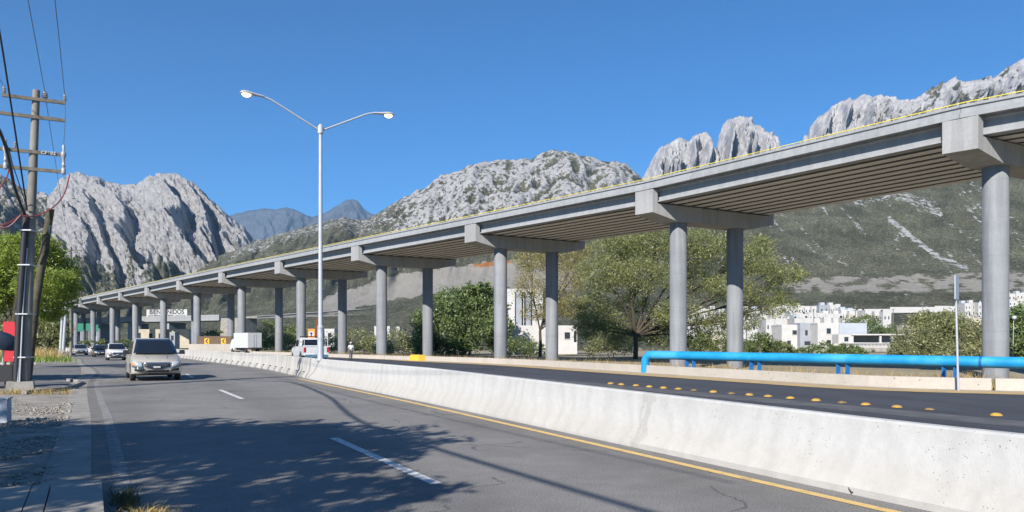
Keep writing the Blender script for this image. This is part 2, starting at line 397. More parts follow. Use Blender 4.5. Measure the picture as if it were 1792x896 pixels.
# rock and scrub of the hills: how much bare rock / cut earth / red soil stands in vertex attributes
def hillmat(name, s, rockc=(.31, .305, .31), bushs=None, soil=(.20, .18, .14), scrub=(.024, .030, .016), scrub2=(.078, .080, .053), bdist=6, strata=None, vscale=(1, 1, 1), fine=3.1):
    t = NT(name).set(.95, 0, .1)
    mv = t.mapped(vscale); n1 = t.noise(s, 9, .72, mv); n2 = t.noise(s*fine, 5, .65, mv); n3 = t.noise(s*.17, 5, .6, mv)
    nn = t.math('MULTIPLY_ADD', t.math('SUBTRACT', n1, .5), 2.2); nn.node.inputs[2].default_value = .5
    rk = t.math('ADD', nn, t.math('SUBTRACT', t.attr('rock'), .5))
    rk = t.ramp(rk, (.48, 0.0), (.55, 1.0))
    sc = t.ramp(n2, (.36, scrub), (.52, scrub2), (.66, soil))
    sc = t.mix(.85, sc, t.ramp(n3, (.36, .62), (.64, 1.3)), 'MULTIPLY')
    rc = t.ramp(n2, (.3, tuple(x*.62 for x in rockc)), (.55, rockc), (.8, tuple(min(1, x*1.15) for x in rockc)))
    if strata:
        wv = t.noise(s*1.5, 6, .7, t.mapped(strata)); rc = t.mix(.6, rc, t.ramp(wv, (.36, .55), (.55, 1.0)), 'MULTIPLY')
    col = t.mix(rk, sc, rc)
    br = t.ramp(t.math('ADD', t.attr('bare'), t.math('MULTIPLY', t.math('SUBTRACT', n1, .5), 1.6)), (.42, 0.0), (.56, 1.0))
    col = t.mix(br, col, t.ramp(n2, (.3, (.17, .155, .13)), (.7, (.29, .275, .25))))
    rs = t.ramp(t.math('ADD', t.attr('rust'), t.math('SUBTRACT', n1, .5)), (.45, 0.0), (.6, 1.0))
    col = t.mix(rs, col, (.25, .11, .04))
    t.base(col); t.bump(t.mix(.5, n1, n2), 1.0, bdist); return t.m
M['hill'] = hillmat('hill_scrub_and_limestone', .125, rockc=(.335, .33, .335), bdist=1.5, vscale=(1, .38, 1), fine=4.5)
M['massif'] = hillmat('massif_limestone', .022, rockc=(.315, .31, .315), bdist=8, strata=(1, 1, .3))
M['spires'] = hillmat('spire_limestone', .014, rockc=(.37, .365, .375), bdist=9, strata=(1, 1, .12))
M['far'] = hillmat('far_range_hazed_rock', .006, rockc=(.085, .10, .125), scrub=(.05, .065, .085), scrub2=(.06, .075, .095), soil=(.08, .095, .115), bdist=14)  # blue haze of distance is mixed into these rock and scrub colours

# ------------------------------------------------------------------ road geometry (real ground plan)
def spline(pts, step):
    p = np.array(pts, float); n = len(p)
    d = np.concatenate([[0], np.cumsum(np.linalg.norm(np.diff(p, axis=0), axis=1))])
    m = np.zeros_like(p)
    for i in range(n):
        a, b = max(i-1, 0), min(i+1, n-1); m[i] = (p[b]-p[a])/(d[b]-d[a])
    s = np.arange(0, d[-1], step); k = np.clip(np.searchsorted(d, s, 'right')-1, 0, n-2)
    h = (d[k+1]-d[k])[:, None]; u = ((s-d[k])[:, None]/h)
    q = (2*u**3-3*u**2+1)*p[k]+(u**3-2*u**2+u)*h*m[k]+(-2*u**3+3*u**2)*p[k+1]+(u**3-u**2)*h*m[k+1]
    return q
class Line:
    def __init__(s, pts, step=1.0):
        s.p = spline(pts, step); t = np.gradient(s.p, axis=0); t /= np.linalg.norm(t, axis=1)[:, None]
        s.t = t; s.n = np.stack([t[:, 1], -t[:, 0]], 1)          # n points to the right of travel
        s.s = np.concatenate([[0], np.cumsum(np.linalg.norm(np.diff(s.p, axis=0), axis=1))])
    def at(s, d, off=0.0):
        x = np.interp(d, s.s, s.p[:, 0]); y = np.interp(d, s.s, s.p[:, 1]); nx = np.interp(d, s.s, s.n[:, 0]); ny = np.interp(d, s.s, s.n[:, 1])
        return x+nx*off, y+ny*off
    def dirn(s, d):
        return np.interp(d, s.s, s.t[:, 0]), np.interp(d, s.s, s.t[:, 1])
    def s_at_Y(s, Y): return float(np.interp(Y, s.p[:, 1], s.s))
BL = Line([(21, -26), (14.2, -12.6), (8.4, -1), (4.24, 7.72), (2.97, 10.39), (-1.41, 19.7), (-3.05, 23.1), (-9.7, 36.4), (-11.8, 40.9), (-16, 49.7),
           (-23, 62.1), (-27.7, 69.9), (-37.3, 86.5), (-50, 106), (-64, 125), (-80, 143), (-102, 163), (-140, 190), (-190, 215)])
KL = Line([(60, 8), (40, 16.5), (26, 23), (18, 27), (14.3, 29.3), (12.3, 33.1), (7.4, 43.9), (.2, 60), (-8.2, 73), (-17.5, 86), (-30, 105), (-44, 124), (-60, 142), (-80, 160), (-120, 187), (-175, 215)])
S0 = BL.s_at_Y(8.0)
_de = Line([(-45, 5.6), (-20, 6.2), (0, 7.15), (22, 8.4), (56, 9.55), (90, 9.6), (140, 9.3), (230, 9.2), (400, 9.2)], 1.0).p
def d_edge(s): return -np.interp(np.asarray(s)-S0, _de[:, 0], _de[:, 1])
def ribbon(name, mat, ln, s0, s1, offs, zs, step=1.0, parent=None, kind='structure'):
    ss = np.arange(s0, s1+step*.5, step); ss[-1] = s1; b = MB(); uv = []
    n = len(offs)
    for d in ss:
        for o, z in zip(offs, zs):
            oo = o(d) if callable(o) else o
            x, y = ln.at(d, oo); b.v.append((float(x), float(y), z)); uv.append((float(oo), float(d)))
    for i in range(len(ss)-1):
        for k in range(n-1): b.f.append((i*n+k, i*n+k+1, (i+1)*n+k+1, (i+1)*n+k)); b.m.append(0)
    b.uv = uv; o = b.obj(name, mat, parent)
    if kind and parent is None: o['kind'] = kind
    return o
SE = BL.s[-1]
# ground reaches the horizon
gb = MB(); gb.add([(-15000, -600, -.7), (15000, -600, -.7), (15000, 15000, -.7), (-15000, 15000, -.7)], [(0, 1, 2, 3)])
g = gb.obj('ground', M['earth']); g['kind'] = 'structure'
# verge of the near (left) side, a low embankment sheet
ribbon('verge', M['rubble'], BL, 0, SE, [-75, -60, lambda d: d_edge(d)-.8], [-.75, -.03, -.012], 4)
ribbon('road', M['road'], BL, 0, SE, [lambda d: d_edge(d)-.40, -4.0, 0.05], [0, 0, 0], 1)
M['shoulder'] = mk('dusty_shoulder', (.185, .175, .16), (.13, .125, .118), 3.5, .9, .4)
ribbon('shoulder', M['shoulder'], BL, 0, SE, [lambda d: d_edge(d)-.36, lambda d: d_edge(d)+.02], [.003, .003], 1)
ribbon('gutter', M['gutter'], BL, S0-14, SE, [lambda d: d_edge(d)-.86, lambda d: d_edge(d)-.33], [.01, .004], .5)
ribbon('edge_line', M['edgeline'], BL, 2, SE, [lambda d: d_edge(d)-.08, lambda d: d_edge(d)+.10], [.005, .005], 1)
ribbon('yellow_line', M['yellowline'], BL, 0, BL.s_at_Y(36.5), [-.45, -.30], [.005, .005], .5)
def d_dash(s): return .545*d_edge(s)
sd0 = BL.s_at_Y(10.95)
for k in range(-1, 8):
    s0 = sd0+k*15.9
    ribbon('lane_dash' if k < 0 else 'lane_dash', M['whiteline'], BL, s0, s0+5.0, [lambda d: d_dash(d)-.075, lambda d: d_dash(d)+.075], [.005, .005], .5)
# far carriageway between the barrier and the far kerb wall
fb = MB(); uv = []
N = 130
for i in range(N):
    d = SE*i/(N-1); x0, y0 = BL.at(d, .5)
    dk = np.argmin((KL.p[:, 0]-x0)**2+(KL.p[:, 1]-y0)**2)
    kx, ky = KL.p[dk]-KL.n[dk]*.0
    for k in range(5):
        u = k/4; fb.v.append((x0+(kx-x0)*u, y0+(ky-y0)*u, -.002)); uv.append((u*math.hypot(kx-x0, ky-y0), d))
for i in range(N-1):
    for k in range(4): fb.f.append((i*5+k, i*5+k+1, (i+1)*5+k+1, (i+1)*5+k)); fb.m.append(0)
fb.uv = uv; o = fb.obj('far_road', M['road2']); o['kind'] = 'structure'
M['tangutter'] = mk('dusty_gutter', (.42, .34, .24), (.30, .25, .18), 1.5, .9, .3)
M['dustyellow'] = mk('dusty_yellow_paint', (.50, .34, .13), (.34, .27, .17), 1.2, .9, .3)
ribbon('far_gutter', M['tangutter'], KL, 0, KL.s[-1], [-1.0, 0.0], [.004, .004], 1)
ribbon('far_yellow_line', M['dustyellow'], KL, 0, KL.s_at_Y(75), [-2.3, -1.0], [.009, .009], 1)
M['palestrip'] = mk('worn_pale_strip', (.12, .12, .122), (.065, .068, .076), 1.2, .9, .2)
ribbon('worn_strip', M['palestrip'], BL, 0, BL.s_at_Y(60), [8.7, 10.0], [.003, .003], 1)

# far kerb wall: cast lengths with open joints, each a piece of the setting
kw = MB()
kroot = thing('kerb_wall', 'low whitewashed kerb wall along the far edge of the dark carriageway', 'kerb wall')
def kerb_piece(s0, s1, mat, h=.43, wdt=.28):
    b = MB(); ss = np.linspace(s0, s1, max(2, int((s1-s0)/1.0)+1)); prof = [(0, 0), (.03, h), (wdt, h), (wdt+.02, -.75)]
    for d in ss:
        for o, z in prof: x, y = KL.at(d, o); b.v.append((float(x), float(y), z))
    n = 4
    for i in range(len(ss)-1):
        for k in range(n-1): b.f.append((i*n+k, (i+1)*n+k, (i+1)*n+k+1, i*n+k+1)); b.m.append(0)
    b.f += [(0, 1, 2, 3), tuple((len(ss)-1)*n+k for k in (3, 2, 1, 0))]; b.m += [0, 0]
    return b.obj('kerb_section', mat, kroot)
sgap = KL.s_at_Y(27.6) if False else None
js = [0]
# joints: one opposite the near bridge column, the others evenly
kpos = [GP(1720, 683)[:2], GP(981, 643)[:2], GP(745, 631)[:2]]
jn = sorted(float(KL.s[np.argmin((KL.p[:, 0]-a)**2+(KL.p[:, 1]-b)**2)]) for a, b in kpos)
edges = [2.0, jn[0], jn[0]+.12, jn[1], jn[1]+.05, jn[2]]
kerb_piece(4, jn[0]-.05, M['kerb_white']); kerb_piece(jn[0]+.07, jn[1]-.02, M['kerb_white']); kerb_piece(jn[1]+.04, jn[2]-.1, M['kerb_white'])
s_ = jn[2]+2.6
while s_ < KL.s[-1]-8:
    kerb_piece(s_, s_+5.9, M['kerb_white'], .38); s_ += 6.0
# yellow painted end block of the kerb wall
x, y = KL.at(jn[2]+1.25, -.1); dx, dy = KL.dirn(jn[2]+1.2); rz = math.atan2(dy, dx)
b = MB(); b.box((0, 0, .26), (2.1, .75, .52), taper=.86)
b.box((0, 0, .54), (1.7, .55, .03))
o = b.obj('kerb_block', M['yellow'], None, False, (float(x), float(y), 0)); o.rotation_euler.z = rz
tag(o, 'yellow painted concrete end block at the end of the white kerb wall', 'kerb block')

# yellow dome studs in a row over the far asphalt
SORD = ['first', 'second', 'third', 'fourth', 'fifth', 'sixth', 'seventh', 'eighth', 'ninth', 'tenth', 'eleventh', 'twelfth', 'thirteenth', 'fourteenth', 'fifteenth', 'sixteenth', 'seventeenth', 'eighteenth', 'nineteenth', 'twentieth', 'twenty-first']
M['studyellow'] = mk('dusty_yellow_stud', (.50, .30, .05), (.30, .19, .06), 9, .7, .2)
M['studworn'] = mk('tyre_marked_stud', (.30, .20, .08), (.06, .05, .04), 7, .8, .2)
def stud_mesh(mt, h):
    sb = MB(); sb.lathe([(.135, 0), (.135, .010), (.115, .035*h), (.07, .06*h), (.0, .068*h)], n=14); return sb.mesh('road_stud', mt, True)
stud_me = [stud_mesh(M['studyellow'], 1.0), stud_mesh(M['studworn'], .8)]
ns = 0; rs2 = random.Random(8)
for i in range(21):
    if i == 3: continue
    Yd = 17.0-.65+i*.775+rs2.uniform(-.06, .06); X = 11.44-.521*(Yd-17.65)+rs2.uniform(-.05, .05); wn_ = i in (4, 7, 12, 14)
    o = link('road_stud', stud_me[1 if wn_ else 0], None, (X, Yd, .004)); o.rotation_euler = (rs2.uniform(-.04, .04), rs2.uniform(-.04, .04), i*1.3)
    tag(o, ('worn dark-topped dome stud, ' if wn_ else 'yellow dome stud, ')+SORD[ns]+' from the right in the row on the asphalt', 'road stud', 'yellow dome studs in a row'); ns += 1

# ------------------------------------------------------------------ median barrier
PROF = [(0, 0), (.0, .09), (.17, .36), (.235, .95), (.265, .98), (.395, .98), (.425, .95), (.49, .36), (.66, .09), (.66, 0)]
def sweep(b, ln, s0, s1, prof, step=.6, uvl=None):
    ss = np.linspace(s0, s1, max(2, int((s1-s0)/step)+1)); n = len(prof); o0 = len(b.v)
    for d in ss:
        dist = 0
        for j, (o, z) in enumerate(prof):
            x, y = ln.at(d, o); b.v.append((float(x), float(y), z*float(np.interp(d, [S0, S0+16], [.855, .985]))))
            if uvl is not None: uvl.append((float(d), z))
    for i in range(len(ss)-1):
        for k in range(n):
            k2 = (k+1) % n; b.f.append((o0+i*n+k, o0+(i+1)*n+k, o0+(i+1)*n+k2, o0+i*n+k2)); b.m.append(0)
    b.f.append(tuple(o0+k for k in range(n))); b.m.append(0)
    b.f.append(tuple(o0+(len(ss)-1)*n+k for k in reversed(range(n)))); b.m.append(0)
SB = BL.s_at_Y(36.6)
b = MB(); uvl = []; sweep(b, BL, 0, SB, PROF, .5, uvl); b.uv = uvl
o = b.obj('median_barrier', M['barrier'], None, 35)
tag(o, 'long cast concrete median barrier curving along the yellow line in front', 'barrier')
ORD = ['first', 'second', 'third', 'fourth', 'fifth', 'sixth', 'seventh', 'eighth', 'ninth', 'tenth', 'eleventh', 'twelfth', 'thirteenth', 'fourteenth', 'fifteenth', 'sixteenth', 'seventeenth', 'eighteenth', 'nineteenth', 'twentieth', 'twenty-first', 'twenty-second']
def precast(s0, L):
    b = MB(); p = s0; gap = (L/3)
    slot = .8
    RA = [(.13, .30), (.17, .36)]+PROF[3:-3]+[(.49, .36), (.53, .30)]
    for q in range(3):
        c = s0+gap*(q+.5)
        sweep(b, BL, p, c-slot/2, PROF, 1.2); sweep(b, BL, c-slot/2, c+slot/2, RA, 1.0); p = c+slot/2
    sweep(b, BL, p, s0+L, PROF, 1.2)
    return b.obj('barrier_segment', M['precast'], None, 35)
s_ = SB+.35; k = 0
lab = ['short-gapped precast barrier block directly beside the long cast barrier', 'second precast barrier block beyond the lamp post', 'third precast barrier block beyond the lamp post', 'fourth precast barrier block beyond the lamp post']
while s_ < SE-10:
    o = precast(s_, 6.96 if k else 6.75)
    tag(o, lab[k] if k < 4 else (ORD[k]+' precast barrier block counted from the lamp post') if k < 14 else 'precast barrier block far off in the receding row', 'barrier', 'precast barrier blocks with drain slots')
    s_ += 7.0 if k else 7.15; k += 1
# filler stub in the gap by the lamp post
# ------------------------------------------------------------------ the viaduct
NP = 14
pier = []
xs = [1742, 1187, 876, 668, 527, 423, 345, 286, 237, 197, 163, 133]
for i in range(NP):
    Y = 50+20*i
    x = xs[i] if i < len(xs) else -200+4856/(2.5+i)-27
    pier.append(((x-896)/F*Y, Y))
Y0 = 32.0; pier0 = ((3150-896)/F*30.5, 30.5)                   # next pier, outside the frame
via = thing('viaduct', 'grey concrete viaduct on paired round columns sweeping across the scene', 'viaduct')
axis = Vector((6.2, 3.55, 0)); AL = axis.length; axis.normalize()
ZG = 14.18                                             # girder soffit and parapet top
allp = [pier0]+pier
def zs(i): return ZG+(.42 if i <= 1 else -.10 if i == 2 else 0)
COLR = .77
for i, (X, Y) in enumerate(allp):
    if i == 0: continue
    nxt = allp[min(i+1, NP)]; prv = allp[i-1]
    u = (Vector((*nxt, 0))-Vector((*prv, 0))).normalized()
    if u.y < 0: u = -u
    za = zs(i)
    base = Vector((X, Y, 0))
    def cap_pt(a, z, t): return base+axis*a+u*t+Vector((0, 0, za+z))
    t2 = 1.02; e0, e1 = -4.0, AL+4.0
    poly = [(e0, 1.13), (e0, -.92), (-1.2, -1.5), (AL+1.2, -1.5), (e1, -.92), (e1, 1.13), (e1-.55, 1.13), (e1-.55, -.12), (e0+.55, -.12), (e0+.55, 1.13)]
    b = MB(); n = len(poly)
    vs = [cap_pt(a, z, -t2) for a, z in poly]+[cap_pt(a, z, t2) for a, z in poly]
    quads = [(1, 2, 8), (2, 3, 7, 8), (3, 4, 7)]
    fs = [(0, 1, 8, 9), (1, 2, 8), (2, 3, 7, 8), (3, 4, 7), (4, 5, 6, 7)]
    fs2 = [tuple(n+k for k in reversed(f)) for f in fs]
    b.add(vs, fs+fs2+[(k, n+k, n+(k+1) % n, (k+1) % n) for k in range(n)])
    me = b.mesh('pier_cap', M['capc']); fix_normals(me); cp = link('pier_cap', me, via)
    for a in (0, AL):
        q = base+axis*a; cb = MB(); top = za-1.49
        cb.lathe([(COLR, -1.2), (COLR, top-.12), (COLR*.98, top-.10), (COLR*.98, top)], (q.x, q.y, 0), 28)
        cb.obj('column', M['column'], cp, 40)
    # bearing pads
    for gi in range(10):
        a = -3.0+gi*(AL+6.0)/9
        for t in (-.6, .6):
            pb = MB(); q = cap_pt(a, -.06, t); pb.box(q, (.45, .4, .10), math.atan2(axis.y, axis.x)); pb.obj('bearing_pad', M['darkgap'], cp)
# girders: one per line and span
NG = 10
prof_g = [(-.43, 0), (.43, 0), (.43, .025), (.10, .24), (.095, .95), (.33, 1.06), (.33, 1.16), (-.33, 1.16), (-.33, 1.06), (-.095, .95), (-.10, .24), (-.43, .025)]
for i in range(NP):
    A, B = Vector((*allp[i], 0)), Vector((*allp[i+1], 0)); d = (B-A); L = d.length; u = d/L; r = Vector((u.y, -u.x, 0))
    for gi in range(NG):
        a = -3.0+gi*(AL+6.0)/(NG-1)
        p0 = A+axis*a+u*.12; p1 = B+axis*a-u*.12; gm = MB()
        z0, z1 = zs(i), zs(i+1)
        n = len(prof_g)
        vs = [p0+r*o+Vector((0, 0, z0+z)) for o, z in prof_g]+[p1+r*o+Vector((0, 0, z1+z)) for o, z in prof_g]
        gm.add(vs, [(k, (k+1) % n, n+(k+1) % n, n+k) for k in range(n)]+[tuple(range(n-1, -1, -1)), tuple(range(n, 2*n))])
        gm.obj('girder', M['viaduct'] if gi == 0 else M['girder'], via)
# deck slab, fascia parapets, rail (follow the pier line)
dl = np.array([(*p, zs(i)) for i, p in enumerate(allp)])
def deck_piece(name, i, prof, mat, par=via, f0=0, f1=1):
    A_, B_ = Vector(dl[i]), Vector(dl[i+1]); A, B = A_.lerp(B_, f0), A_.lerp(B_, f1); b = MB(); n = len(prof); vs = []
    for Q in (A, B):
        for a, z in prof: vs.append(Vector((Q.x, Q.y, Q.z))+axis*a+Vector((0, 0, z)))
    b.add(vs, [(k, (k+1) % n, n+(k+1) % n, n+k) for k in range(n)]+[tuple(range(n-1, -1, -1)), tuple(range(n, 2*n))])
    me = b.mesh(name, mat); fix_normals(me); return link(name, me, par)
ea, eb = -3.98, AL+3.98
M['tanpar'] = mk('dusty_parapet', (.46, .40, .28), (.34, .30, .22), 1.5, .9, .2)
for i in range(NP):
    deck_piece('deck_slab', i, [(ea+.09, 1.165), (eb-.09, 1.165), (eb-.09, 1.40), (ea+.09, 1.40)], M['column'])  # slab kept darker than the pale girders to paint shade into the gaps
    # stepped outer parapet: lower fascia band, drip groove, upper band
    NPC = 5 if i < 8 else 2
    for q in range(NPC):
        deck_piece('parapet', i, [(ea-.08, 1.14), (ea-.08, 1.44), (ea+.06, 1.48), (ea+.06, 1.76), (ea-.05, 1.80), (ea-.05, 1.96), (ea+.32, 1.96), (ea+.32, 1.405), (ea+.088, 1.405), (ea+.088, 1.14)], M['viaduct'], f0=q/NPC+.0006, f1=(q+1)/NPC-.0006)
    deck_piece('parapet', i, [(eb+.08, 1.14), (eb+.08, 1.44), (eb-.05, 1.52), (eb-.05, 1.96), (eb-.32, 1.96), (eb-.32, 1.405), (eb-.088, 1.405), (eb-.088, 1.14)], M['viaduct'])
    A, B = Vector(dl[i]), Vector(dl[i+1]); L = (B-A).length
    rb = MB(); o0 = axis*(ea+.18); rb.tube([A+o0+Vector((0, 0, 2.13)), B+o0+Vector((0, 0, 2.13))], .032, 6)
    rail = rb.obj('guard_rail', M['railyellow'], via, 50)
    npst = 46; ps = MB()
    for k in range(npst):
        q = A+(B-A)*((k+.5)/npst)+o0; ps.box((q.x, q.y, q.z+2.035), (.05, .09, .16), 0)
    pp = ps.obj('rail_posts', M['tanpar'], rail); pp['kind'] = 'stuff'

# ------------------------------------------------------------------ hills and mountains
def interp(pts): 
    p = np.array(pts, float); return lambda x: np.interp(x, p[:, 0], p[:, 1])
def grid_faces(nx, ny):
    i = np.arange(nx-1)[:, None]; j = np.arange(ny-1)[None, :]; a = (i*ny+j).ravel()
    return np.stack([a, a+ny, a+ny+1, a+1], 1)
ridge_h = interp([(-300, 575), (0, 572), (100, 560), (150, 545), (220, 520), (300, 490), (360, 465), (400, 442), (440, 424), (480, 408), (520, 402), (560, 393), (600, 385), (650, 378), (690, 358), (730, 334), (770, 310),
    (820, 290), (870, 279), (930, 277), (970, 265), (1010, 269), (1050, 277), (1090, 284), (1110, 298), (1125, 316), (1160, 326), (1200, 322), (1300, 296), (1400, 272), (1500, 250), (1640, 222), (1800, 190), (2100, 170)])
HD = np.array([235, 300, 350, 450, 600, 800, 950, 1200, 1500, 1750, 1900.]); HGv = np.array([0, .02, .05, .115, .19, .285, .36, .57, .80, .94, 1.0])
def hill_y(px, Y):
    g = np.interp(Y, HD, HGv); return 608.5+(ridge_h(px)-608.5)*g
def hill_z(X, Y):
    px = X/Y*F+896; return H+(HY-hill_y(px, Y))/F*Y
nx, ny = 900, 440
pxs = np.linspace(-330, 2080, nx)
tt = np.linspace(0, 1, ny-30); Yd = 235*(1900/235)**tt; Yd = np.concatenate([Yd, 1900+np.linspace(12, 500, 30)])
PXg, Yg = np.meshgrid(pxs, Yd, indexing='ij'); Xg = (PXg-896)/F*Yg
yy = hill_y(PXg, np.minimum(Yg, 1900)); Zg = H+(HY-yy)/F*np.minimum(Yg, 1900)
back = np.clip((Yg-1900)/500, 0, 1); Zg = Zg*(1-.55*back)
am = sstep(330, 900, Yg); gw = np.interp(np.minimum(Yg, 1900), HD, HGv); gw = sstep(.33, .62, gw)*(1-.6*sstep(1200, 1300, PXg))
rockreg = sstep(560, 760, PXg)*sstep(1240, 1080, PXg)*sstep(.45, .75, np.interp(np.minimum(Yg, 1900), HD, HGv))
gul = (ridged(PXg/58-Yg/900, Yg/1500, 4, 2)-.72)*90*am*(.35+.65*(1-back))
mid = fbm(Xg/70, Yg/150, 3, 5)*9*am
cragn = ridged(Xg/30, Yg/80, 4, 9)-.7; crag = cragn*36*rockreg*am
small = fbm(Xg/14, Yg/50, 2, 12)*1.0*am
nearr = 1-.6*np.exp(-((Yg-1900)/120)**2)
Zg = Zg+(gul*.55*gw+mid*(.3+.7*gw))*nearr+crag*nearr+small
Zg = np.where(Yg < 236, -1.5, Zg)
def seg_mask(px, y, pts, wdt):
    m = np.zeros_like(px)
    for (x0, y0), (x1, y1) in zip(pts[:-1], pts[1:]):
        L2 = (x1-x0)**2+(y1-y0)**2; u = np.clip(((px-x0)*(x1-x0)+(y-y0)*(y1-y0))/L2, 0, 1)
        d = np.hypot(px-(x0+u*(x1-x0)), y-(y0+u*(y1-y0))); m = np.maximum(m, 1-np.clip(d/wdt, 0, 1))
    return m
ysc = HY-(Zg-H)/Yg*F                                             # row each point shows on; only used to lay out rock and soil
g_ = np.interp(np.minimum(Yg, 1900), HD, HGv)
rock = .20+rockreg*(.28+1.3*np.clip(cragn, -.25, .2))
crest = sstep(42, 8, yy-ridge_h(PXg)+0*ysc)*sstep(330, 430, PXg)*sstep(760, 640, PXg); rock = np.maximum(rock, .46*crest)
rock = np.maximum(rock, .26*sstep(400, 470, PXg)*sstep(1000, 800, PXg)*sstep(.4, .6, g_))
rs_ = np.maximum(sstep(1250, 1330, PXg), sstep(.46, .36, g_)); rock = rock*(1-rs_)+.17*rs_
wob = fbm(PXg/25, ysc/25, 3, 21)*9
for pts, wd, am_ in (([(1555, 382), (1600, 418), (1640, 448), (1692, 470)], 9, .95), ([(1470, 360), (1490, 382), (1505, 405)], 5, .8), ([(1378, 368), (1405, 400), (1440, 440), (1530, 492)], 8, .55),
        ([(1600, 350), (1660, 392), (1700, 415), (1740, 445)], 9, .6), ([(1500, 352), (1560, 338), (1620, 355), (1640, 372)], 20, .75), ([(1360, 372), (1300, 395)], 14, .6), ([(1780, 385), (1700, 320)], 12, .6),
        ([(1680, 340), (1720, 380)], 6, .6), ([(1560, 500), (1625, 540)], 4, .6), ([(1330, 420), (1360, 470)], 5, .5)):
    rock = np.maximum(rock, -.1+(am_*.62+.1)*np.clip(1.8*seg_mask(PXg+wob*.5, ysc+wob*.5, pts, wd*.8), 0, 1))
rsc = random.Random(21)
for q in range(44):
    xs0 = rsc.uniform(1330, 1790); ys0 = rsc.uniform(330, 460); ln_ = rsc.uniform(14, 55)
    rock = np.maximum(rock, -.1+rsc.uniform(.42, .66)*np.clip(1.7*seg_mask(PXg+wob*.5, ysc+wob*.5, [(xs0, ys0), (xs0+ln_*.62, ys0+ln_*.78)], rsc.uniform(2, 4.5)), 0, 1))
ter = sstep(1330, 1400, PXg)*sstep(520, 505, ysc+wob*.4)*sstep(476, 484, ysc+wob*.25-(PXg-1600)*-.03)
qt = np.interp(PXg, [540, 600, 700, 800, 880, 960, 1010], [530, 508, 478, 466, 455, 452, 470]); qb = np.interp(PXg, [540, 600, 640, 760, 880, 1010], [552, 545, 535, 514, 505, 510])
quarry = sstep(-3, 4, ysc-qt+wob*.5)*sstep(3, -4, ysc-qb+wob*.5)*sstep(545, 575, PXg)*sstep(1030, 980, PXg)
bare = np.maximum(ter*(.58+.5*fbm(PXg/40, ysc/12, 3, 31)), quarry*.85)
strip = np.exp(-((ysc-(556-(PXg-440)*.03))/2.5)**2)*sstep(400, 440, PXg)*sstep(700, 560, PXg); bare = np.maximum(bare, .8*strip)
rust = np.exp(-(((PXg-860)/45)**2+((ysc-462+(PXg-860)*.1)/5)**2))
me = np_mesh('hillside', np.stack([Xg, Yg, Zg], -1).reshape(-1, 3), grid_faces(nx, ny), M['hill'], {'rock': rock, 'bare': bare, 'rust': rust}, True)
o = link('hill', me); o['kind'] = 'structure'

def mountain(name, mat, ridge, Yb, Yr, x0, x1, nx, ny, ribs, ribw, shear, power, seed, rockf, ybase=606, jag=.02, steep=None):
    pxs = np.linspace(x0, x1, nx); t = np.concatenate([np.linspace(0, 1, ny), 1+np.linspace(.02, .5, 24)])
    P_, T = np.meshgrid(pxs, t, indexing='ij'); T1 = np.minimum(T, 1)
    Yg = Yb+(Yr-Yb)*T; zr = (HY-ridge(P_))/F*Yr
    z = zr*T1**power*(1-1.1*np.clip(T-1, 0, 1))
    u = P_-shear*(1-T1)
    uu = u/ribw+1.1*fbm(u/(ribw*2.5), T*1.6, 3, seed+2)+.18*fbm(u/(ribw*.4), T*6, 3, seed+6)
    cell = np.floor(uu); fr = uu-cell; am_ = .35+.65*np.abs(np.sin(cell*12.99+seed*3.1))
    rib = am_*(fr**1.3)*(1-sstep(.80, 1.0, fr))*1.6-.35
    rib2 = ridged(u/(ribw*.33), T*4, 4, seed+5, .6)-.72
    big = fbm(u/(ribw*2.3), T*1.1, 2, seed+9)
    env = np.sin(np.pi*np.clip(T1*.9+.05, 0, 1))**.6*.75+.25
    top = 1-.72*np.exp(-((T-1)/.10)**2)
    hgt = np.median(zr)
    z = z+hgt*(ribs*rib+ribs*.38*rib2+ribs*.45*big)*env*top+hgt*jag*fbm(P_/9, T*14, 3, seed+3)*(T > .1)
    Yg = Yg-hgt*(ribs*.9*rib+.3*ribs*rib2)*env*top
    crk = ridged(P_/7.5+z/90, z/55+seed, 3, seed+11, .6)-.7
    Yg = Yg-hgt*.085*crk*env*(T > .03); z = z+hgt*jag*.9*crk*(T > .05)*top
    Xg = (P_-896)/F*(Yb+(Yr-Yb)*T)
    z = np.where(T < .005, -20, z)
    dzdt = np.abs(np.gradient(z, axis=1))/(np.abs(np.gradient(Yg, axis=1))+1e-6)
    rock = np.clip(rockf(P_, T, dzdt, rib)+1.2*np.clip(crk, -.3, .1), .05, 1)
    me = np_mesh(name, np.stack([Xg, Yg, z], -1).reshape(-1, 3), grid_faces(nx, len(t)), mat, {'rock': rock, 'bare': rock*0, 'rust': rock*0}, False)
    o = link(name, me); o['kind'] = 'structure'; return o
rA = interp([(-260, 330), (-120, 296), (-20, 300), (0, 304), (30, 322), (55, 333), (87, 338), (96, 325), (107, 310), (130, 300), (165, 309), (210, 321), (240, 322), (252, 317), (262, 306), (285, 303), (300, 303), (325, 310), (350, 329), (380, 359), (410, 385), (425, 395), (440, 412), (470, 450), (520, 500), (600, 560)])
mountain('mountain', M['massif'], rA, 1500, 2500, -260, 600, 700, 300, .105, 66, 150, .95, 3,
    lambda P_, T, s, rib: np.clip(.20+.66*sstep(.16, .62, T+.25*sstep(60, 330, P_)-.12+.3*fbm(P_/60, T*3, 3, 40))-.45*sstep(110, 60, P_)+.1*(s > 1), .12, 1), jag=.010)
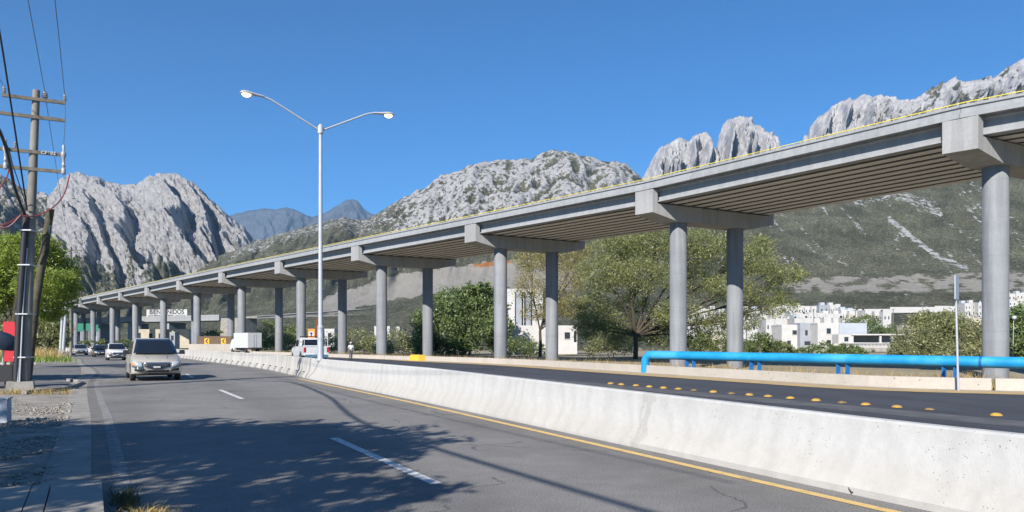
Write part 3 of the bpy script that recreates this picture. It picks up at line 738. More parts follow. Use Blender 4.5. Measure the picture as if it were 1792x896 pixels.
rE = interp([(1000, 420), (1090, 360), (1112, 326), (1125, 308), (1140, 282), (1152, 263), (1166, 250), (1178, 246), (1192, 246), (1200, 252), (1205, 252), (1212, 240), (1224, 232), (1235, 232), (1243, 244), (1249, 268), (1252, 270), (1257, 240), (1263, 224), (1272, 210), (1282, 205), (1300, 203), (1314, 207), (1322, 216), (1340, 228), (1352, 230), (1360, 238), (1367, 252), (1378, 290), (1396, 290), (1402, 246), (1406, 238), (1412, 238), (1416, 222), (1432, 205), (1450, 192), (1475, 180), (1500, 171), (1530, 170), (1552, 167), (1575, 173), (1600, 176), (1606, 172), (1622, 157), (1645, 146), (1668, 137), (1700, 139), (1735, 134), (1752, 126), (1770, 112), (1800, 100), (1900, 70), (2060, 100)])
mountain('mountain', M['spires'], rE, 2200, 3000, 1000, 2060, 700, 170, .09, 34, 10, .85, 17,
    lambda P_, T, s, rib: np.clip(1.02-.62*sstep(1380, 1620, P_)*sstep(.2, -.25, fbm(P_/45, T*5, 3, 8))+0*T, .25, 1.1), jag=.003)
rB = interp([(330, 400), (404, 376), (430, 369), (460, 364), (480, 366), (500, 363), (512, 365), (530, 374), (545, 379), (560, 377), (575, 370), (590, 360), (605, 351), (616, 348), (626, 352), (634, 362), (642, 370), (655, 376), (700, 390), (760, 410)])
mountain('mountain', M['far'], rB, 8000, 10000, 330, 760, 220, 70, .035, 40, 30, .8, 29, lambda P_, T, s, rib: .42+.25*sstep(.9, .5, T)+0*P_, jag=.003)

# ------------------------------------------------------------------ plants
def leaf_cloud(cent, n, size, asp=.45, updir=.3):
    n = len(cent); d = RNG.normal(size=(n, 3)); d /= np.linalg.norm(d, axis=1)[:, None]
    e = RNG.normal(size=(n, 3)); e[:, 2] *= .7; b = np.cross(d, e); b /= np.linalg.norm(b, axis=1)[:, None]+1e-9
    L = size*RNG.uniform(.6, 1.35, (n, 1))
    a = d*L; b = b*L*asp
    v = np.stack([cent-a, cent+b, cent+a, cent-b], 1).reshape(-1, 3)
    return v, np.arange(4*n).reshape(n, 4)
def tree(name, label, cat, base, blobs, leafm, leaf, dens, trunk_r=.25, group=None, clump=.55, fork=.3, trunks=1, asp=.45, twigs=7, lean=(0, 0), barkm=None):
    """blobs: (dx,dy,z,rx,ry,rz,share) relative to the base"""
    root = thing(name, label, cat, base, 0, group); tb = MB(); pts = []; tint = []
    rr = random.Random(hash(label) % 1000 if False else int(abs(base[0]*13+base[1]*7)))
    zc = sum(b[2] for b in blobs)/len(blobs)
    for tk in range(trunks):
        off = Vector((rr.uniform(-.5, .5), rr.uniform(-.3, .3), 0))*(trunks > 1)*1.4
        fk = Vector((lean[0]*fork, lean[1]*fork, zc*fork))+off*1.6
        midp = fk*.5+Vector((rr.uniform(-.15, .15), rr.uniform(-.1, .1), 0))*zc*.12+off*.4
        tb.tube([off-Vector((0, 0, .4)), off*1.05+Vector((0, 0, .1)), midp, fk], [trunk_r*1.35, trunk_r*1.05, trunk_r*.9, trunk_r*.8], 8)
        for bi, (dx, dy, z, rx, ry, rz, sh) in enumerate(blobs):
            if bi % trunks != tk: continue
            c = Vector((dx, dy, z)); m = fk.lerp(c, .5)+Vector((rr.uniform(-1, 1), rr.uniform(-1, 1), rr.uniform(-.2, .8)))*rx*.22
            r0 = trunk_r*(.35+.3*min(1, rx/4)); tb.tube([fk, m, c], [r0, r0*.62, r0*.32], 6)
            for q in range(twigs):
                v = Vector((rr.gauss(0, 1), rr.gauss(0, 1), rr.gauss(0.15, .8))).normalized()*rr.uniform(.55, .95)
                e = c+Vector((v.x*rx, v.y*ry, v.z*rz)); st = m.lerp(c, rr.uniform(.2, 1))
                tb.tube([st, st.lerp(e, .5)+Vector((0, 0, rr.uniform(-.1, .25)*rz)), e], [r0*.32, r0*.2, r0*.06+.008], 4, False)
    tb.obj('trunk', barkm or M['bark'], root)
    for (dx, dy, z, rx, ry, rz, sh) in blobs:
        n = int(dens*sh); nc = max(4, n//26)
        d = RNG.normal(size=(nc, 3)); d /= np.linalg.norm(d, axis=1)[:, None]
        rad = RNG.uniform(.12, 1, (nc, 1))**.42*(1+.22*pnoise(d[:, :1]*2+dx, d[:, 2:]*2+z, 3))
        cc = np.array([dx, dy, z])+d*rad*np.array([rx, ry, rz])
        tn = np.clip(.5+.22*RNG.normal(size=nc), 0, 1)
        idx = RNG.integers(0, nc, n); sp = clump*min(rx, rz)*.33
        p = cc[idx]+RNG.normal(size=(n, 3))*np.array([sp, sp, sp*.75])
        pts.append(p); tint.append(np.clip(tn[idx]+.12*RNG.normal(size=n), 0, 1))
    p = np.concatenate(pts); tn = np.concatenate(tint); keep = p[:, 2] > .05; p = p[keep]; tn = tn[keep]
    v, f = leaf_cloud(p, len(p), leaf, asp)
    link('crown', np_mesh('crown', v, f, leafm, {'tint': np.repeat(tn, 4)}), root)
    return root
def tree_px(name, label, cat, bx, Y, blobs_px, leafm, leaf, dens, zg=-.7, **kw):
    """blobs in photo pixels (x, y, rx, ry, depth offset, share) turned to metres at depth Y"""
    bx_, by_ = (bx-896)/F*Y, Y; bl = []
    for (x, y, rx, ry, dy, sh) in blobs_px:
        k = (Y+dy)/F; bl.append(((x-896)*k-bx_, dy, H+(HY-y)*k-zg, rx*k, (rx*.8+4)*k, ry*k, sh))
    return tree(name, label, cat, (bx_, by_, zg), bl, leafm, leaf, dens, **kw)
# big mesquite behind the columns
tree_px('mesquite_tree', 'big spreading feathery tree with dark trunk behind the blue pipe bend', 'tree', 1112, 112,
    [(1080, 432, 46, 30, 0, 1), (1150, 425, 52, 32, 2, 1.2), (1230, 430, 55, 30, -1, 1.2), (1310, 455, 52, 32, 1, 1.0), (1372, 482, 40, 20, 0, .5), (1052, 480, 42, 32, -2, .8), (1125, 480, 50, 30, -3, .9),
     (1205, 485, 50, 34, 3, .9), (1275, 505, 50, 26, -2, .6), (1340, 520, 46, 20, 2, .4), (1040, 535, 34, 26, 1, .5), (1105, 535, 42, 26, 3, .5), (1180, 545, 44, 28, -3, .6), (1250, 560, 40, 22, 0, .35), (1330, 430, 30, 18, 3, .3), (1160, 585, 36, 22, 2, .5), (1075, 575, 34, 24, 1, .55), (1128, 582, 30, 22, 4, .5), (1030, 570, 26, 26, 0, .5), (1215, 590, 40, 20, 2, .5), (1290, 560, 44, 24, 1, .5), (1360, 535, 36, 20, 0, .3)],
    M['lf_mesq'], .20, 4700, trunk_r=.36, fork=.36, clump=.7, asp=.28, twigs=9)
tree_px('olive_tree', 'thin yellow-green feathery tree between the second pair of full columns', 'tree', 945, 130,
    [(930, 455, 30, 26, 0, 1), (975, 450, 34, 28, 2, 1), (1005, 480, 30, 30, 0, .8), (925, 505, 28, 28, -2, .8), (970, 520, 30, 28, 1, .8), (1000, 540, 28, 26, 0, .7), (935, 545, 26, 20, 0, .5), (1015, 440, 22, 18, 2, .5)],
    M['lf_olive'], .18, 3000, trunk_r=.28, fork=.35, clump=.65, asp=.28)
tree_px('dense_tree', 'dense dark green round tree left of the yellow kerb block column', 'tree', 815, 152,
    [(790, 540, 42, 34, 0, 1.3), (845, 530, 40, 32, 2, 1.3), (755, 570, 34, 34, -1, 1), (820, 580, 44, 34, -2, 1.2), (868, 575, 30, 36, 0, 1), (835, 508, 26, 14, 1, .5), (740, 600, 24, 24, 0, .6), (880, 605, 24, 22, 0, .5), (790, 610, 40, 18, 0, .6)],
    M['lf_dark'], .31, 3200, trunk_r=.22, trunks=3, fork=.3, clump=.5)
SH = [  # bushes between the columns: label, x, Y, blobs, leaf material, size, density
    ('low grey-green bush right of the big feathery tree trunk', 1072, 126, [(1065, 590, 34, 24, 0, 1), (1090, 600, 30, 22, 0, 1), (1040, 605, 24, 16, 0, .7)], 'lf_grey', .15, 2200),
    ('pale green shrub under the olive tree before the white wall', 925, 140, [(915, 605, 24, 18, 0, 1), (940, 612, 24, 14, 0, .8), (895, 610, 14, 14, 0, .5)], 'lf_mid', .16, 1500),
    ('wide green bush between the second pair of columns', 1240, 112, [(1215, 605, 32, 18, 0, 1), (1255, 600, 30, 20, 0, 1), (1285, 612, 22, 14, 0, .7)], 'lf_mid', .15, 1900),
    ('rounded bush right of the second column pair under the houses', 1355, 102, [(1330, 602, 30, 20, 0, 1), (1362, 611, 28, 14, 0, .9), (1398, 617, 24, 9, 0, .6)], 'lf_mid', .15, 2200),
    ('small dark bush before the white balustrade', 1465, 96, [(1440, 612, 26, 12, 0, .8), (1478, 614, 26, 11, 0, .8), (1505, 617, 20, 9, 0, .5)], 'lf_dark', .15, 1500),
    ('large billowing grey-green bush left of the near column', 1650, 90, [(1600, 600, 40, 30, 0, 1.2), (1645, 580, 46, 36, 2, 1.6), (1690, 590, 40, 36, 0, 1.4), (1625, 560, 34, 18, 3, .8), (1580, 618, 36, 18, -1, .8), (1680, 620, 50, 22, -2, 1), (1730, 600, 30, 30, 1, .8)], 'lf_grey', .15, 3400),
    ('dark green glossy bush right of the near column', 1800, 86, [(1785, 560, 26, 26, 0, 1), (1815, 585, 36, 34, 0, 1.2), (1780, 605, 28, 28, -1, 1), (1840, 560, 34, 30, 0, .8)], 'lf_dark', .2, 2200),
    ('yellow-green shrub mass behind the white pickup', 495, 202, [(480, 580, 30, 22, 0, 1), (515, 590, 28, 22, 0, 1), (460, 598, 24, 16, 0, .8), (500, 605, 40, 12, 0, .8)], 'lf_mid', .24, 2000),
    ('grey-green scrub thicket right of the pickup', 615, 182, [(590, 600, 26, 18, 0, .9), (625, 595, 30, 22, 0, 1), (655, 605, 26, 16, 0, .8)], 'lf_grey', .22, 1900),
    ('grey scrub thicket left of the dense dark tree', 705, 168, [(690, 598, 26, 22, 0, 1), (720, 604, 24, 18, 0, .8), (670, 612, 20, 12, 0, .6)], 'lf_grey', .22, 1900),
    ('small clipped trees below the far overpass', 350, 235, [(340, 588, 14, 9, 0, .8), (375, 586, 16, 9, 0, .8), (325, 590, 10, 8, 0, .6)], 'lf_dark', .3, 900),
    ('green bushes at the foot of the farthest columns', 190, 240, [(178, 600, 10, 6, 0, .7), (215, 600, 14, 7, 0, .8), (150, 602, 12, 7, 0, .7), (255, 596, 14, 6, 0, .6)], 'lf_mid', .3, 700),
    ('leafy shrub behind the white terrace roof', 1545, 245, [(1525, 575, 18, 12, 0, 1), (1560, 580, 22, 14, 0, 1)], 'lf_dark', .25, 1500),
    ('bright green tree beside the cream block house', 1495, 250, [(1490, 568, 22, 14, 0, 1), (1520, 562, 18, 12, 3, .8)], 'lf_mid', .28, 1500),
]
for lb, bx, Y, bl, lm, sz, dn in SH:
    tree_px('shrub', lb, 'bush', bx, Y, bl, M[lm], sz, dn, zg=-.7, trunk_r=.07, trunks=2, fork=.2, twigs=5, clump=.6, group='bushes beyond the far kerb')
# left side trees
tree_px('pepper_tree', 'bright green pepper tree rising behind the utility pole at the left', 'tree', 22, 50,
    [(60, 440, 48, 34, 0, 1.3), (100, 480, 36, 40, 1, 1.3), (20, 450, 44, 36, 0, 1.2), (-25, 470, 44, 44, 0, 1.2), (70, 500, 44, 36, -2, 1.2), (115, 505, 24, 36, 0, .8), (15, 510, 44, 34, 2, 1), (-30, 530, 44, 34, 0, 1), (85, 545, 30, 18, 0, .5), (40, 425, 36, 18, 1, .7)],
    M['lf_pepper'], .11, 4600, zg=0, trunk_r=.17, fork=.45, clump=.5, asp=.3)
tree_px('grey_tree', 'thin grey-green tree in shade beyond the grass island', 'tree', 88, 95, [(70, 575, 26, 28, 0, 1), (98, 570, 22, 26, 0, 1), (50, 585, 24, 26, 0, .8), (85, 600, 28, 16, 0, .6), (108, 590, 14, 22, 0, .5), (20, 580, 30, 30, 0, .8), (-15, 580, 30, 34, 0, .8)],
    M['lf_grey'], .2, 1700, zg=0, trunk_r=.15, fork=.3, clump=.6)
tree_px('roadside_bush', 'dark leafy mass closing the side street at the left edge', 'bush', -30, 110, [(-60, 560, 60, 44, 0, 1), (-10, 590, 40, 20, 0, 1), (40, 596, 40, 12, 0, .7)], M['lf_dark'], .26, 2000, zg=0, trunk_r=.1, trunks=2, fork=.25)
# trees outside the frame whose shade falls on the road
tree('shade_tree', 'wide crowned street tree beside the road shading the foreground asphalt', 'tree', (-12.0, 2.0, 0),
    [(-2.4, 2.9, 6.6, 2.6, 2.2, 1.2, 1.3), (.6, 3.3, 6.5, 2.6, 2.0, 1.1, 1.4), (3.4, 3.2, 6.4, 2.4, 2.0, 1.0, 1.3), (5.0, 2.0, 6.4, 1.6, 1.6, .9, .7), (-2.8, 1.0, 6.6, 2.6, 2.2, 1.2, 1.2), (.2, 1.4, 7.0, 2.6, 2.2, 1.2, 1.2), (3.2, 1.2, 6.8, 2.4, 2.0, 1.0, 1.1), (5.2, .2, 6.2, 1.5, 1.5, .8, .35),
     (-2.4, -1.8, 6.4, 2.4, 2.2, 1.1, 1), (.4, -1.4, 6.6, 2.4, 2.2, 1.1, 1), (3.2, -1.8, 6.4, 2.4, 2.0, 1.0, .9), (5.9, -1.9, 6.0, 1.5, 1.0, .7, .55), (-4.6, 2.6, 6.2, 2.2, 2.2, 1.2, 1.1)],
    M['lf_mid'], .16, 2300, trunk_r=.3, fork=.45, clump=.62, asp=.36)
tree('shade_tree', 'second street tree on the side street corner casting a band of shade', 'tree', (-30.3, 28.6, 0),
    [(0, 0, 6.5, 2.6, 2.0, 2.0, 1), (3.5, .8, 6.5, 2.4, 1.8, 1.8, 1), (-3, -.5, 6.2, 2.6, 2, 2, 1), (6, 1.2, 5.4, 1.6, 1.4, 1.2, .6)], M['lf_mid'], .16, 3800, trunk_r=.3, fork=.45, clump=.5)

# grass: dry strip behind the kerb wall, green island at the left, weeds by the near kerb
def blades(name, pos, hgt, wdt, mat, lean=.35):
    n = len(pos); a = RNG.uniform(0, 2*np.pi, n); h = hgt*RNG.uniform(.45, 1.25, n); ln = RNG.normal(size=(n, 2))*lean*h[:, None]
    dx = np.stack([np.cos(a), np.sin(a), 0*a], 1)*wdt
    top = pos+np.concatenate([ln, h[:, None]], 1); midp = pos+np.concatenate([ln*.35, (h*.55)[:, None]], 1)
    v = np.stack([pos-dx, pos+dx, midp+dx*.7, midp-dx*.7, top], 1).reshape(-1, 3)
    i = np.arange(n)*5; f = np.concatenate([np.stack([i, i+1, i+2], 1), np.stack([i, i+2, i+3], 1), np.stack([i+3, i+2, i+4], 1)])
    me = np_mesh(name, v, f, mat, {'tint': np.repeat(np.clip(.5+.25*RNG.normal(size=n), 0, 1), 5)})
    o = link(name, me); o['kind'] = 'stuff'; return o
n = 42000; sK = RNG.uniform(6, KL.s_at_Y(150), n)**1.0; off = .5+RNG.uniform(0, 1, n)**1.5*9
x, y = KL.at(sK, 0); nxx = np.interp(sK, KL.s, KL.n[:, 0]); nyy = np.interp(sK, KL.s, KL.n[:, 1])
pp = np.stack([x+nxx*off, y+nyy*off, np.full(n, -.7)], 1)
kp = fbm(pp[:, 0]/3, pp[:, 1]/3, 2, 3) > -.25; pp = pp[kp]
o = blades('dry_grass', pp, 1.0, .022, M['lf_dry']); tag(o, 'dry straw coloured grass behind the white kerb wall', 'grass')
isl = [(-35.4, 62.5), (-37.5, 60.5), (-52, 63), (-66, 92), (-58, 94), (-50, 83)]
ib = MB(); ib.prism(isl, lambda a, b_, t: (a, b_, t), -.05, .14); o = ib.obj('traffic_island', M['slab']); o['kind'] = 'structure'
n = 15000; q = np.stack([RNG.uniform(-66, -35, n), RNG.uniform(60, 95, n)], 1)
def inside(q, poly):
    c = np.zeros(len(q), bool); m = len(poly)
    for i in range(m):
        (x0, y0), (x1, y1) = poly[i], poly[(i+1) % m]
        cr = ((y0 > q[:, 1]) != (y1 > q[:, 1])) & (q[:, 0] < (x1-x0)*(q[:, 1]-y0)/(y1-y0+1e-9)+x0); c ^= cr
    return c
q = q[inside(q, isl)]; q3 = np.concatenate([q, np.full((len(q), 1), .13)], 1); near = q[:, 1]+(q[:, 0]+36)*.35 < 66.5
o = blades('island_grass', q3[near], .5, .03, M['lf_grass']); tag(o, 'green grass on the traffic island at the left', 'grass')
o = blades('island_dry_grass', q3[~near], 1.05, .03, M['lf_dry']); tag(o, 'dry tall grass at the back of the traffic island', 'grass')
n = 380; pw = np.stack([RNG.normal(-4.12, .07, n), RNG.normal(8.15, .28, n), np.full(n, .0)], 1); pw[:, 0] -= .55*(pw[:, 1]-8.2)
o = blades('kerb_weeds', pw, .10, .006, M['weed'], .7); tag(o, 'dark weeds growing in the gutter against the near kerb', 'weeds')
n = 160; pw = np.stack([RNG.normal(-3.55, .14, n), RNG.normal(7.55, .12, n), np.full(n, .0)], 1)
o = blades('kerb_straw', pw, .09, .007, M['lf_dry'], .9); tag(o, 'dry straw caught against the near kerb', 'weeds')
n = 300; pw = np.stack([RNG.uniform(-17.6, -14.6, n), 25.6+RNG.normal(0, .15, n), np.full(n, .0)], 1)
o = blades('pole_weeds', pw, .2, .012, M['lf_dry'], .7); tag(o, 'dry weeds along the broken kerb by the utility pole', 'weeds')

# ------------------------------------------------------------------ near left: pavement, rubble, side street
sroot = thing('pavement', 'shaded concrete pavement slabs with kerb at the lower left', 'pavement'); del sroot['category']; sroot['kind'] = 'structure'
uR = Vector((-.481, .877, 0)); nR = Vector((.877, .481, 0)); KE = Vector((-4.36, 8.17, 0))
def slabp(a0, a1, l0, l1, h, name):
    b = MB(); p = [KE+nR*a+uR*l for a, l in ((a0, l0), (a1, l0), (a1, l1), (a0, l1))]
    b.add([q+Vector((0, 0, -.3)) for q in p]+[q+Vector((0, 0, h)) for q in p], [(3, 2, 1, 0), (4, 5, 6, 7), (0, 1, 5, 4), (1, 2, 6, 5), (2, 3, 7, 6), (3, 0, 4, 7)])
    return b.obj(name, M['slab'], sroot)
for k in range(3):
    slabp(-.48, 0, .62-2.4*(k+1)+.012, .62-2.4*k, .15, 'kerb_stone')
    slabp(-.66, -.495, .62-2.4*(k+1)+.012, .62-2.4*k, .146, 'paver_strip')
    slabp(-2.6, -.672, .62-2.4*(k+1)+.012, .60-2.4*k+.02*k, .148, 'slab')
    slabp(-4.6, -2.615, .62-2.4*(k+1)+.012, .55-2.4*k+.05*k, .147, 'slab')
# loose rubble on the driveway apron
n = 9000; l = RNG.uniform(.7, 16, n); a = -.55-RNG.uniform(0, 1, n)**1.6*5.5
px_ = KE.x+nR.x*a+uR.x*l; py_ = KE.y+nR.y*a+uR.y*l; den = fbm(px_/1.5, py_/1.5, 3, 4); kp = den > -.1
px_, py_ = px_[kp], py_[kp]; sz = np.abs(RNG.normal(0, 1, len(px_)))*.012+.006
vs = []; fs = []
cube = np.array([(-1,-1,-1),(1,-1,-1),(1,1,-1),(-1,1,-1),(-1,-1,1),(1,-1,1),(1,1,1),(-1,1,1)], float); cf = np.array([(3,2,1,0),(4,5,6,7),(0,1,5,4),(1,2,6,5),(2,3,7,6),(3,0,4,7)])
jit = RNG.uniform(.5, 1.2, (len(px_), 8, 3)); th = RNG.uniform(0, 6.28, len(px_)); V = cube[None]*jit*sz[:, None, None]*np.array([1, .8, .55])
cs, sn = np.cos(th)[:, None], np.sin(th)[:, None]; Vx = V[..., 0]*cs-V[..., 1]*sn; Vy = V[..., 0]*sn+V[..., 1]*cs
V = np.stack([Vx+px_[:, None], Vy+py_[:, None], V[..., 2]+(sz*.25)[:, None]], -1); Fm = (cf[None]+np.arange(len(px_))[:, None, None]*8).reshape(-1, 4)
o = link('rubble', np_mesh('rubble', V.reshape(-1, 3), Fm, M['stone'])); tag(o, 'loose broken rubble over the driveway at the lower left', 'rubble', None, 'stuff')
# side street
st = MB(); pts = [(-17.2, 29.4), (-19.5, 28.2), (-60, 33), (-60, 62), (-38, 60.3), (-34.5, 61.5), (-22.5, 40)]
st.add([(a, b_, -.003) for a, b_ in pts], [tuple(range(len(pts)))]); st.uv = [(a, b_) for a, b_ in pts]
o = st.obj('side_street', M['street']); o['kind'] = 'structure'
# rounded kerb of the corner by the pole
kb = MB(); cr = [GP(42, 690), GP(75, 686), GP(110, 683), GP(133, 676), GP(140, 670), GP(118, 667)]
cpts = spline([(p[0], p[1]) for p in cr], .4)
croot = thing('corner_kerb', 'worn rounded kerb at the corner beside the utility pole', 'kerb')
b = MB(); ss = cpts
for i in range(len(ss)-1):
    a, c = Vector((*ss[i], .06)), Vector((*ss[i+1], .06)); b.beam(a, c+(c-a)*.02, .16, .12)
b.obj('kerb', M['gutter'], croot)

# ------------------------------------------------------------------ street furniture, left
up = thing('utility_pole', 'tall weathered utility pole with four crossarms at the left', 'utility pole', (-17.12, 26.9, 0))
b = MB(); b.tube([(0, 0, -.2), (.14, 0, 3), (.46, 0, 10.55)], [.19, .175, .115], 14); b.obj('shaft', M['polec'], up, 60)
b = MB(); b.tube([(-.06, -.32, -.1), (.03, -.28, 2.5), (.18, -.24, 5.2), (.23, -.22, 6.05)], .105, 12); b.obj('conduit', M['cable'], up, 60)
b = MB(); b.tube([(.02, -.36, 0), (.10, -.26, 3), (.22, -.2, 6.2)], .035, 8); b.tube([(.09, -.36, 0), (.16, -.26, 3), (.26, -.2, 5.0)], .025, 8); b.obj('thin_conduit', M['galv'], up, 60)
b = MB(); b.box((-.02, -.12, .15), (.85, .75, .42), .5, taper=.92); b.obj('collar', M['gutter'], up)
for z in (1.2, 2.7, 4.4, 5.6):
    b = MB(); b.box((.05+z*.045, -.13, z), (.42, .5, .04)); b.obj('strap', M['galv'], up)
ax = Vector((.877, .48, 0))
def armp(z, xo): return Vector((.02+.0435*z, -.13, z))
arms = []
for z, l0, l1 in ((10.2, .93, .95), (9.58, 1.0, .95), (8.36, 1.1, 1.03), (7.76, 1.1, 1.03)):
    c = armp(z, 0); b = MB(); b.beam(c-ax*l0, c+ax*l1, .09, .11); arms.append((b.obj('crossarm', M['wood'], up), c))
def insul(arm, p, hanging=False, r=.07, h=.26):
    b = MB()
    prof = [(.025, 0), (r*.6, .03), (r, .06), (r*.55, .09), (r, .12), (r*.55, .15), (r*.9, .18), (r*.4, .22), (r*.5, h), (.01, h+.02)]
    if hanging: prof = [(a, -z) for a, z in reversed(prof)]
    b.lathe(prof, p, 10); return b.obj('insulator', M['porcelain'], arm, 40)
a0, c0 = arms[0]
wtop = [c0-ax*.88, c0+ax*.32, c0+ax*.92]
for q, rr_ in zip(wtop, (.075, .11, .075)): insul(a0, q+Vector((0, 0, .055)), False, rr_)
a2, c2 = arms[2]; a3, c3 = arms[3]
for c_, arm in ((c2, a2),):
    insul(arm, c_-ax*.5+Vector((0, 0, .055)), False, .06, .2)
    for sgn in (-.72, 1.0):
        b = MB(); q = c_+ax*sgn+Vector((0, -.09, 0))
        b.lathe([(.03, -.72), (.07, -.68), (.07, -.5), (.045, -.46), (.075, -.4), (.045, -.34), (.05, -.12), (.085, -.06), (.085, .06), (.04, .12), (.05, .3), (.015, .36)], q, 10); b.obj('cutout_fuse', M['porcelain'], arm, 40)
def text_mesh(s, size, mat, parent, loc, rot, bold=0.0, spacing=1.0, name='lettering', width=None):
    cu = bpy.data.curves.new(name, 'FONT'); cu.body = s; cu.size = size; cu.align_x = 'CENTER'; cu.align_y = 'CENTER'; cu.extrude = .008; cu.offset = bold; cu.space_character = spacing
    cu.materials.append(mat); o = bpy.data.objects.new(name, cu); C.objects.link(o)
    bpy.context.view_layer.update()
    k = width/max(o.dimensions.x, .01) if width else 1
    me = bpy.data.meshes.new_from_object(o.evaluated_get(bpy.context.evaluated_depsgraph_get())); bpy.data.objects.remove(o); me.transform(Matrix.Diagonal((k, k, 1, 1)))
    o = link(name, me, parent, loc); o.rotation_euler = rot; return o
text_mesh('CF602', .15, M['signwhite'], a2, c2+ax*.50+Vector((.03, -.07, 0)), (math.pi/2, 0, math.atan2(.48, .877)), .006, 1.15)
lp = thing('leaning_pole', 'short leaning wooden pole beside the utility pole', 'pole', (-17.55, 27.7, 0))
b = MB(); b.tube([(0, 0, -.2), (.38, 0, 3.2), (.85, .1, 6.55)], [.15, .14, .125], 12); b.obj('shaft', M['woodgreen'], lp, 60)
b = MB(); b.tube([(.55, -.2, 4.6), (.68, -.18, 5.0), (.76, -.14, 5.6), (.60, -.2, 5.3), (.5, -.3, 5.8)], .025, 6); b.tube([(.70, -.15, 5.1), (1.05, -.2, 4.7)], .02, 6); b.tube([(.72, -.15, 5.4), (.95, -.2, 4.9), (1.1, -.3, 5.9)], .018, 6); b.obj('cable_end', M['cable'], lp)
b = MB(); b.box((1.02, -.2, 5.75), (.08, .06, .3)); b.obj('bracket', M['galv'], lp)
far_p = thing('utility_pole', 'distant pale utility pole above the pepper tree', 'utility pole', ((124-896)/F*95, 95, 0))
b = MB(); b.tube([(0, 0, 0), (0, 0, 13.6)], [.17, .12], 10); b.obj('shaft', M['polec'], far_p, 60)
b = MB(); b.beam((-1.3, 0, 13.2), (1.9, .5, 13.2), .1, .1); b.obj('crossarm', M['wood'], far_p)
for sx in (-1.2, 1.7):
    b = MB(); b.lathe([(.03, 0), (.08, .06), (.04, .12), (.08, .18), (.02, .3)], (sx, .1, 13.25), 8); b.obj('insulator', M['porcelain'], far_p)
for (x0, y0, x1, y1, Y, lb) in ((105, 622, 110, 540, 82, 'thin white post on the traffic island, left of a pair'), (109.5, 622, 117, 520, 80, 'slightly leaning white post on the island, right of a pair')):
    p0 = PX(x0, y0, Y); p1 = PX(x1, y1, Y); b = MB(); b.tube([(0, 0, -.1), (p1[0]-p0[0], 0, p1[2])], [.16, .13], 10)
    b.tube([(0, 0, -.1), (0, 0, .25)], .24, 10)
    o = b.obj('white_post', M['lampwhite'], None, 60, (p0[0], Y, .1)); tag(o, lb, 'post')
# overhead cables
def cable(label, pts, r, mat, n=12, name='cable', group='overhead cables'):
    b = MB(); P_ = []
    p = [Vector(q) for q in pts]
    for i in range(len(p)-1):
        a, c = p[i], p[i+1]; m0 = (p[min(i+1, len(p)-1)]-p[max(i-1, 0)])*.5; m1 = (p[min(i+2, len(p)-1)]-p[i])*.5
        for k in range(n):
            u = k/n; P_.append((2*u**3-3*u**2+1)*a+(u**3-2*u**2+u)*m0+(-2*u**3+3*u**2)*c+(u**3-u**2)*m1)
    P_.append(p[-1]); b.tube(P_, r, 5, False); o = b.obj(name, mat, None, 60); return tag(o, label, 'cable', group)
PB = Vector((-17.12, 26.9, 0))
t1, t2, t3 = [PB+q+Vector((0, 0, .3)) for q in wtop]
rd = Vector((.475, -.88, 0))
cable('thin wire from the left insulator of the top crossarm', [t1, t1+rd*12+Vector((-.6, 0, -.1)), t1+rd*40+Vector((-1, 0, .4))], .012, M['wire'])
cable('thin wire from the wide middle insulator of the top crossarm', [t2, t2+rd*14+Vector((.1, 0, -.15)), t2+rd*44], .012, M['wire'])
cable('thin wire from the right insulator of the top crossarm', [t3, t3+rd*14+Vector((.1, 0, -.15)), t3+rd*44], .012, M['wire'])
f1 = PB+c2+ax*1.0+Vector((0, -.09, .35)); f0 = PB+c3+ax*1.0+Vector((0, -.09, 0))
cable('jumper wire hanging down the right side of the crossarms', [t3, t3.lerp(f1, .5)+Vector((.1, -.1, 0)), f1], .011, M['wire'])
cable('thin wire running on behind the pole to the distant pole', [t2, t2.lerp(Vector((-54.2, 95, 13.4)), .12)+Vector((0, 0, -.55)), t2.lerp(Vector((-54.2, 95, 13.4)), .5)+Vector((0, 0, -1.6)), Vector((-54.2, 95, 13.5))], .011, M['wire'])
cable('thick black bundled cable sweeping from the pole over the road edge', [(-16.92, 26.7, 6.1), (-16.3, 25.2, 6.75), (-14.6, 21.6, 8.0), (-11.3, 13, 8.3), (-8.1, 4.6, 8.0), (-3.4, -4.2, 8.0)], .05, M['cable'])
cable('medium black cable above the thick bundled cable', [(-16.85, 26.7, 6.3), (-15.6, 24.0, 8.8), (-14.2, 21.2, 10.6), (-12.3, 17.5, 12.0), (-6, 5, 12.6), (0, -6, 12.8)], .028, M['cable'])
cable('slim black cable left of the bundled cable', [(-16.9, 26.7, 6.5), (-16.6, 25.6, 7.5), (-15.7, 23.4, 8.3), (-9.5, 10, 8.6), (-3, -3, 8.8)], .016, M['cable'])
r1 = PX(122, 305, 27.2); 
cable('maroon cable looping from the right fuse to the conduit top', [r1, PX(112, 340, 27.0), PX(90, 365, 26.8), PX(60, 378, 26.6), PX(36, 378, 26.4), PX(15, 390, 26.2), PX(-12, 398, 26)], .022, M['redcable'])
cable('second maroon cable doubling under the first near the conduit', [PX(36, 375, 26.4), PX(33, 380, 26.35), PX(14, 397, 26.2), PX(-12, 398, 26.05)], .02, M['redcable'])
cable('maroon cable hanging from the left end of the lowest crossarm', [PX(17, 290, 26.4), PX(12, 310, 26.3), PX(0, 328, 26.1), PX(-15, 345, 26)], .022, M['redcable'])
